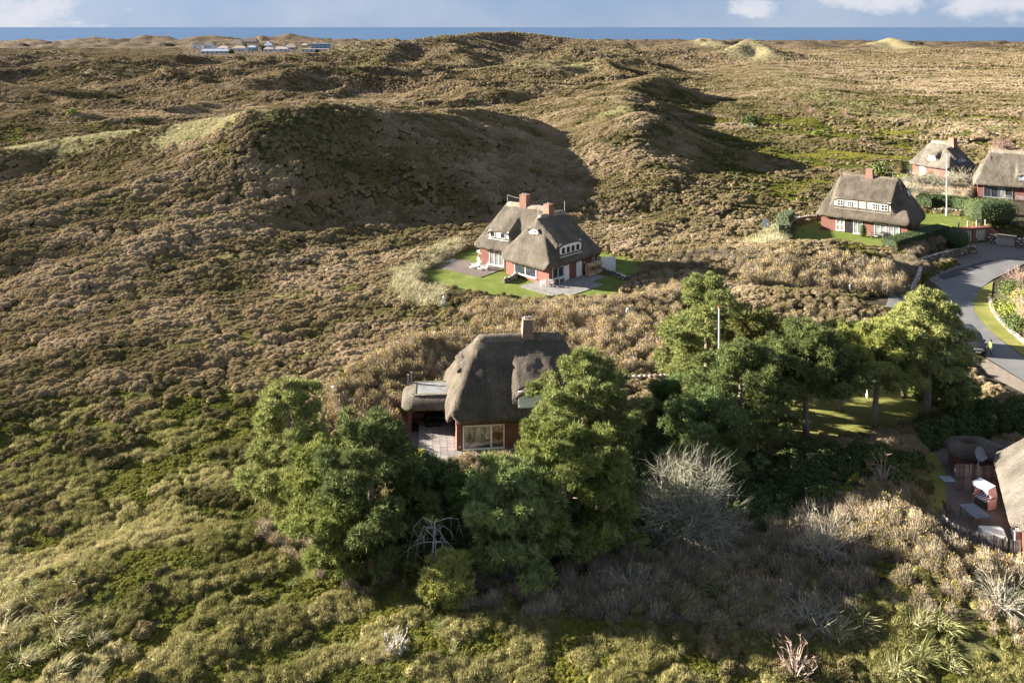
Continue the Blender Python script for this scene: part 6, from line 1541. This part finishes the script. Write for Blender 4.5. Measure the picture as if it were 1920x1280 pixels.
# ------------------------------------------------------------------ poles, lamps, posts, dishes
def flagpole(label, x, y, H, z=0.0):
    t = thing('flagpole', label, 'flagpole', (x, y, z), 0, 'white flagpoles'); MB().bar((0, 0, 0), (0, 0, H), .085, 10, .05).build('pole', WHITE, t); MB().lathe([(.02, H), (.09, H + .05), (.09, H + .14), (.02, H + .2)], 10).build('finial', simple('red_paint', (.5, .04, .03)), t)
    MB().box((0, 0, .5), (.34, .24, 1.0)).build('foot', WHITE, t); MB().bar((.12, 0, 1.0), (.09, 0, H - .1), .012, 4).build('halyard', STEEL, t)
q = W(1348, 800); flagpole('white flagpole among the pines in the near garden', q[0], q[1], 10.4); q = W(1775, 405); flagpole('tall white flagpole on the lawn right of the long house', q[0], q[1], 11.6)
def lamp_post(label, x, y, H):
    t = thing('lamp_post', label, 'lamp post', (x, y, hz(x, y)), 0, 'white garden lamp posts'); MB().lathe([(.13, 0), (.13, .35), (.08, .42), (.05, .5), (.045, H - .45), (.07, H - .42)], 10).build('post', WHITE, t); MB().bar((-.2, 0, H * .72), (.2, 0, H * .72), .02, 5).build('ladder_bar', WHITE, t)
    m = MB().lathe([(.07, H - .42), (.15, H - .12), (.15, H - .1)], 6).build('lantern', GLASS_LT, t); MB().lathe([(.2, H - .1), (.05, H + .04), (.02, H + .1)], 6).build('lamp_cap', LEAD, t)
q = W(1274, 723); lamp_post('white garden lamp post beside the boulder wall and the pines', q[0], q[1], 2.25); q = W(1626, 745); lamp_post('short white lamp post on the garden lawn under the pines', q[0], q[1], 1.2)
q = W(1594, 557); lamp_post('small white lamp post where the driveway meets the brown bushes', q[0], q[1], 1.3)
for i, (a, b, lab) in enumerate(((832, 577, 'white post on the bank below the middle lawn, left one'), (1177, 600, 'white post among the bushes below the middle terrace'), (625, 752, 'white post at the left end of the brown thicket'))):
    x, y, z = gnd(a, b); t = thing('marker_post', lab, 'post', (x, y, z - .2), .1 * i, 'white posts on the banks'); MB().box((0, 0, .75), (.38 if i < 2 else .28, .12, 1.5)).build('post', WHITE, t); MB().lathe([(.17, 0), (.12, .08), (.02, .14)], 8, (0, 0, 1.5)).build('cap', WHITE, t)
def dish(label, x, y, z, R, rz, tilt, mat, H):
    t = thing('satellite_dish', label, 'satellite dish', (x, y, z), rz, 'satellite dishes'); m = MB(); N = 16; V = [(0, .12, H)]; F = []
    for k in range(1, 4):
        for i in range(N):
            a = 2 * PI * i / N; rr = R * k / 3; p = Vector((rr * math.cos(a), .12 - .12 * (k / 3) ** 2, rr * math.sin(a) * 1.08)); p = Matrix.Rotation(tilt, 3, 'X') @ p; V.append((p.x, p.y, p.z + H))
    F += [(0, 1 + i, 1 + (i + 1) % N) for i in range(N)] + [(1 + k * N + i, 1 + (k + 1) * N + i, 1 + (k + 1) * N + (i + 1) % N, 1 + k * N + (i + 1) % N) for k in range(2) for i in range(N)]
    m.add(V, F); m.build('dish', mat, t, True); MB().bar((0, .15, 0), (0, .15, H), .04, 6).build('mast', STEEL, t); MB().bar((0, .1, H - R), (0, -.55, H - .1), .02, 5).bar((0, -.55, H - .12), (0, -.55, H + .05), .05, 6).build('receiver_arm', STEEL, t)
g = gnd(1436, 434); dish('pale round satellite dish on the slope left of the bent hedge', g[0], g[1], g[2], .8, .3, -.3, simple('dish_pale', (.55, .58, .56)), 1.4)
q = W(1838, 880, 1.2); dish('dark grey satellite dish above the tall board fence', q[0], q[1], 0, .5, .35, -.35, simple('dish_grey', (.22, .24, .28)), 2.4)
def white_gate():
    t = thing('garden_gate', 'pale blue white board gate at the right end of the middle house', 'gate', hx(5.9, -4.9) + (0.05,), math.radians(12)); r = random.Random(2)
    for i in range(13): MB().box((-.85 + i * .15 + .45, 0, 1.0), (.14, .04, 2.0 - .12 * math.sin(PI * i / 12))).build('board', WHITE, t)
    for z in (.5, 1.5): MB().box((.5, .04, z), (1.95, .04, .1)).build('rail', WHITE, t)
    for x in (-.55, 1.5): MB().box((x, 0, 1.05), (.14, .14, 2.1)).build('post', WHITE, t)
white_gate()
a_, b_ = W(1199, 541), W(1232, 545)
drape('fire_place_floor', WP([(1186, 548), (1200, 541), (1218, 539), (1238, 541), (1246, 548), (1225, 552), (1200, 552)]), simple('pale_gravel', (.42, .41, .40), .95, .1, .15, 6), .07, .6)
q = W(1835, 485, -2.2); k = thing('drain_grate', 'dark square drain cover in the forecourt paving', 'drain', (q[0], q[1], hz(*q) + .07), .2); MB().box((0, 0, 0), (1.3, .8, .03)).build('frame', LEAD, k)
for i in range(6): MB().box((-.5 + i * .2, 0, .02), (.1, .7, .03)).build('bar', BLACKM, k)

# ------------------------------------------------------------------ the van and the person beside it
def van():
    a, b = W(1840, 655), W(1885, 700); fw = Vector((b[0] - a[0], b[1] - a[1], 0)).normalized(); q = W(1838, 668); rz = math.atan2(fw.y, fw.x) + PI / 2
    t = thing('parked_van', 'black passenger van parked at the roadside beside the pines', 'van', (q[0] - fw.x * 2.4 - .2, q[1] - fw.y * 2.4, .06), rz)
    PAINT = simple('black_car_paint', (.022, .020, .021), .22, .6, .1); TYRE = simple('tyre_rubber', (.02, .02, .02), .9); CHROME = simple('chrome', (.65, .66, .68), .2, .8)
    # side profile lofted across: front is local -y
    prof = [(-2.45, .32), (-2.50, .62), (-2.42, .92), (-2.2, 1.06), (-1.45, 1.22), (-.75, 1.86), (-.45, 1.93), (2.0, 1.95), (2.35, 1.80), (2.45, 1.0), (2.42, .34)]
    def hw(y, z): return .97 - .14 * max(0, (z - 1.05) / .9) - .10 * max(0, (-y - 2.0) / .5) ** 2
    m = MB(); v = []; rowsx = (-1, -.86, 0, .86, 1); n = len(prof)
    for s in rowsx:
        for y, z in prof:
            e = abs(s) > .95; v.append((s * hw(y, z), y * (1 if not e else .975), z - (.05 if e and z > 1.0 else 0)))
    f = []
    for i in range(4):
        for j in range(n): f.append((i * n + j, (i + 1) * n + j, (i + 1) * n + (j + 1) % n, i * n + (j + 1) % n))
    f += [tuple(range(n)), tuple(range(4 * n + n - 1, 4 * n - 1, -1))]
    m.add(v, f); m.build('body', PAINT, t, True)
    MB().add([(-.80, -1.44, 1.25), (.80, -1.44, 1.25), (.70, -.80, 1.82), (-.70, -.80, 1.82)], [(0, 1, 2, 3)]).build('windscreen', GLASS, t)
    o = t.children[-1]; o.location = (0, -.035, .03)
    for s in (-1, 1):
        MB().add([(s * .90, -1.0, 1.22), (s * .90, 2.1, 1.22), (s * .845, 2.05, 1.75), (s * .845, -.62, 1.75)], [(0, 1, 2, 3) if s < 0 else (3, 2, 1, 0)]).build('side_window', GLASS, t).location = (s * .05, 0, 0)
        MB().lathe([(.03, 0), (.10, .03), (.11, .06)], 10).build('headlight', CHROME, t); h = t.children[-1]; h.location = (s * .70, -2.42, .80); h.rotation_euler = (PI / 2, 0, 0); h.scale = (1.9, 1, 1)
        MB().box((s * 1.08, -1.0, 1.2), (.2, .12, .22)).build('wing_mirror', PAINT, t)
        for y in (-1.55, 1.5):
            w = MB().lathe([(.2, -.11), (.33, -.11), (.35, -.06), (.35, .06), (.33, .11), (.2, .11)], 18).build('wheel', TYRE, t); w.location = (s * .88, y, .35); w.rotation_euler = (0, PI / 2, 0)
            MB().lathe([(.02, .10 * s), (.2, .115 * s), (.21, .09 * s)], 12).build('rim', CHROME, w)
    m = MB(); [m.box((0, -2.50, .62 + i * .085), (1.0 - .06 * i, .05, .035)) for i in range(3)]; m.lathe([(.02, 0), (.09, .01), (.09, .03)], 12, (0, 0, 0)); g = m.build('grille', CHROME, t)
    MB().box((0, -2.53, .45), (.52, .03, .12)).build('number_plate', WHITE, t)
van()
def person():
    q = W(1858, 669); t = thing('person', 'person in dark clothes and bright yellow vest standing beside the black van', 'person', (q[0], q[1], .06), math.radians(-70))
    J = [((0, 0, .93), .135), ((0, .01, 1.12), .125), ((0, .02, 1.32), .150), ((0, .02, 1.45), .085), ((0, .0, 1.53), .055), ((0, -.02, 1.62), .095), ((0, -.02, 1.70), .09),
         ((.19, .02, 1.40), .062), ((.25, -.06, 1.14), .048), ((.20, -.28, 1.02), .036), ((.19, -.36, 1.00), .035), ((-.19, .02, 1.40), .062), ((-.25, -.05, 1.14), .048), ((-.20, -.27, 1.04), .036), ((-.19, -.35, 1.03), .035),
         ((.10, .0, .86), .098), ((.11, -.06, .49), .066), ((.12, .02, .09), .045), ((.12, -.15, .04), .04), ((-.10, .0, .86), .098), ((-.11, .08, .49), .066), ((-.12, .26, .10), .045), ((-.12, .10, .05), .04)]
    E = [(0, 1), (1, 2), (2, 3), (3, 4), (4, 5), (5, 6), (2, 7), (7, 8), (8, 9), (9, 10), (2, 11), (11, 12), (12, 13), (13, 14), (0, 15), (15, 16), (16, 17), (17, 18), (0, 19), (19, 20), (20, 21), (21, 22)]
    me = bpy.data.meshes.new('body'); me.from_pydata([j[0] for j in J], E, []); o = link('body', me)
    sk = o.modifiers.new('skin', 'SKIN'); ss = o.modifiers.new('sub', 'SUBSURF'); ss.levels = ss.render_levels = 1
    for i, j in enumerate(J): me.skin_vertices[0].data[i].radius = (j[1], j[1])
    me.skin_vertices[0].data[0].use_root = True
    bpy.context.view_layer.update(); dg = bpy.context.evaluated_depsgraph_get(); bm = bpy.data.meshes.new_from_object(o.evaluated_get(dg)); bpy.data.objects.remove(o)
    bm.materials.clear()
    for c in (simple('dark_jacket', (.03, .035, .05), .9), simple('dark_trousers', (.05, .04, .038), .9), simple('skin_tone', (.45, .28, .2), .6), simple('pale_shoe', (.3, .3, .3), .7)): bm.materials.append(c)
    for p in bm.polygons:
        c = p.center; p.material_index = 2 if c.z > 1.53 or (abs(c.x) > .14 and c.y < -.30 and c.z > .8) else 3 if c.z < .09 else 1 if c.z < .93 else 0; p.use_smooth = True
    b = link('body', bm, t)
    m = MB(); prof = [(.165, .95), (.165, 1.1), (.185, 1.3), (.17, 1.42), (.10, 1.47)]; N = 14
    V = [(k * 1.12 * math.cos(2 * PI * i / N), k * .95 * math.sin(2 * PI * i / N) + .02, z) for k, z in prof for i in range(N)]
    m.add(V, [(j * N + i, j * N + (i + 1) % N, (j + 1) * N + (i + 1) % N, (j + 1) * N + i) for j in range(4) for i in range(N)]); m.build('safety_vest', simple('yellow_vest', (.55, .85, .08), .7, .2, .05), t, True)
    MB().lathe([(.10, 1.60), (.115, 1.68), (.10, 1.76), (.04, 1.81)], 12, (0, .0, 0)).build('hair', simple('dark_hair', (.03, .022, .018), .8), t, True)
person()

# ------------------------------------------------------------------ the settlement far behind, before the shore dunes
VW = [simple('far_wall_white', (.62, .63, .66)), simple('far_wall_grey', (.40, .42, .46)), simple('far_wall_tan', (.42, .36, .31)), simple('far_wall_blue', (.22, .36, .48))]
VR = [simple('far_roof_brown', (.20, .155, .13)), simple('far_roof_blue', (.30, .36, .46)), simple('far_roof_pink', (.38, .31, .30)), simple('far_roof_dark', (.11, .115, .13)), simple('far_roof_tan', (.34, .29, .24))]
def far_house(label, x0, x1, yb, h, dep, wall, roof, pitch, seed, flat=False, storeys=1):
    d = FPX * (CZ + 3.2) / (yb - HOR); d = min(max(d, 1180), 1750); x = ((x0 + x1) / 2 - 960) / FPX * d; L = (x1 - x0) / FPX * d
    t = thing('far_building', label, 'building', (x, d, hz(x, d) - .3), math.radians(random.Random(seed).uniform(-8, 8)), 'buildings of the far settlement')
    MB().box((0, 0, h / 2), (L, dep, h)).build('wall', VW[wall], t)
    m = MB()
    if flat: m.box((0, 0, h + .3), (L + .8, dep + .8, .6))
    else:
        rh = dep / 2 * pitch; hl, hd = L / 2 + .5, dep / 2 + .6; m.add([(-hl, -hd, h - .2), (hl, -hd, h - .2), (hl, hd, h - .2), (-hl, hd, h - .2), (-hl + min(hl * .35, 4), 0, h + rh), (hl - min(hl * .35, 4), 0, h + rh)], [(0, 1, 5, 4), (2, 3, 4, 5), (1, 2, 5), (3, 0, 4), (3, 2, 1, 0)])
    ro = m.build('roof', VR[roof], t); n = max(2, int(L / 6))
    for s in range(storeys):
        for i in range(n):
            w = MB().box((0, 0, 0), (2.2, .2, 1.6)).build('window', GLASS, t); w.location = (-L / 2 + L * (i + .5) / n, -dep / 2 - .06, (s + .55) * h / storeys)
    if not flat: MB().box((L * .2, 0, h + dep / 2 * pitch * .8), (1.4, 1.4, 2.4)).build('chimney', VR[0], ro)
FAR = [('long white building at the left end of the far settlement', 363, 383, 93.5, 6, 14, 0, 3, .5, 0), ('pale building with dark roof beside the long white one', 384, 404, 94, 6.5, 12, 0, 3, .7, 0),
       ('long low building with bluish roof, nearest of the settlement', 379, 430, 101.5, 4.5, 16, 0, 1, .35, 0), ('dark roofed building behind the bluish low one', 396, 412, 96.5, 5, 12, 1, 3, .8, 0),
       ('pinkish roofed building in the middle of the settlement', 410, 430, 97, 5, 12, 0, 2, .6, 0), ('huge brown hipped roof left of the dark tree', 434, 456, 88.5, 6, 24, 2, 0, .55, 0), ('huge brown hipped roof right of the dark tree', 460, 483, 89, 6, 24, 2, 0, .55, 0),
       ('pale gabled building below the brown roofs', 438, 463, 97.5, 5.5, 13, 0, 4, .6, 0), ('small blue building under the right brown roof', 466, 482, 96.5, 6, 10, 3, 1, .5, 0), ('tall pale house with bluish roof in the settlement middle', 496, 512, 93, 8, 11, 0, 1, .7, 0),
       ('white low house beside a dark bush in the settlement', 496, 514, 98.5, 4.5, 12, 0, 2, .5, 0), ('long pinkish roofed row in the settlement right of the middle', 516, 542, 97.8, 4.2, 14, 0, 2, .5, 0), ('tan roofed house behind the long pinkish row', 536, 556, 94.5, 5, 14, 2, 4, .7, 0),
       ('long flat pinkish building at the right of the settlement', 568, 623, 99, 4.5, 18, 0, 2, .0, 1), ('green blue boxy building at the right of the settlement', 586, 617, 92.5, 9, 18, 3, 1, 0, 1), ('small white cube house in front of the shore dunes', 528, 534, 85.5, 5.5, 9, 0, 0, 0, 1),
       ('small white house before the left shore dune', 408, 418, 86, 5, 10, 0, 3, .6, 0), ('small white house between the two shore dunes', 500, 507, 84.5, 4.5, 9, 0, 1, .6, 0), ('tan house left of the green blue box', 567, 578, 90.5, 7, 12, 2, 4, .5, 0)]
for i, (lab, x0, x1, yb, h, dp, w, rf, pi_, fl) in enumerate(FAR): far_house(lab, x0, x1, yb, h, dp, w, rf, pi_, i, bool(fl), 2 if h > 7 else 1)
for i, (a, b, hh, lab) in enumerate(((459, 95, 13, 'dark conifer standing between the two brown roofs of the settlement'), (434, 102, 7, 'dark round bush at the near edge of the settlement'), (493, 97, 9, 'dark tree in the middle of the settlement'), (594, 100, 6, 'dark bush before the long flat building of the settlement'))):
    d = FPX * 38.2 / (b - HOR); bush(lab, ((a - 960) / FPX * min(d, 1500), min(d, 1500)), hh, hh * .5, 60 + i, LEAF_HEDGE, 500, 'far_tree', None, 1.6)
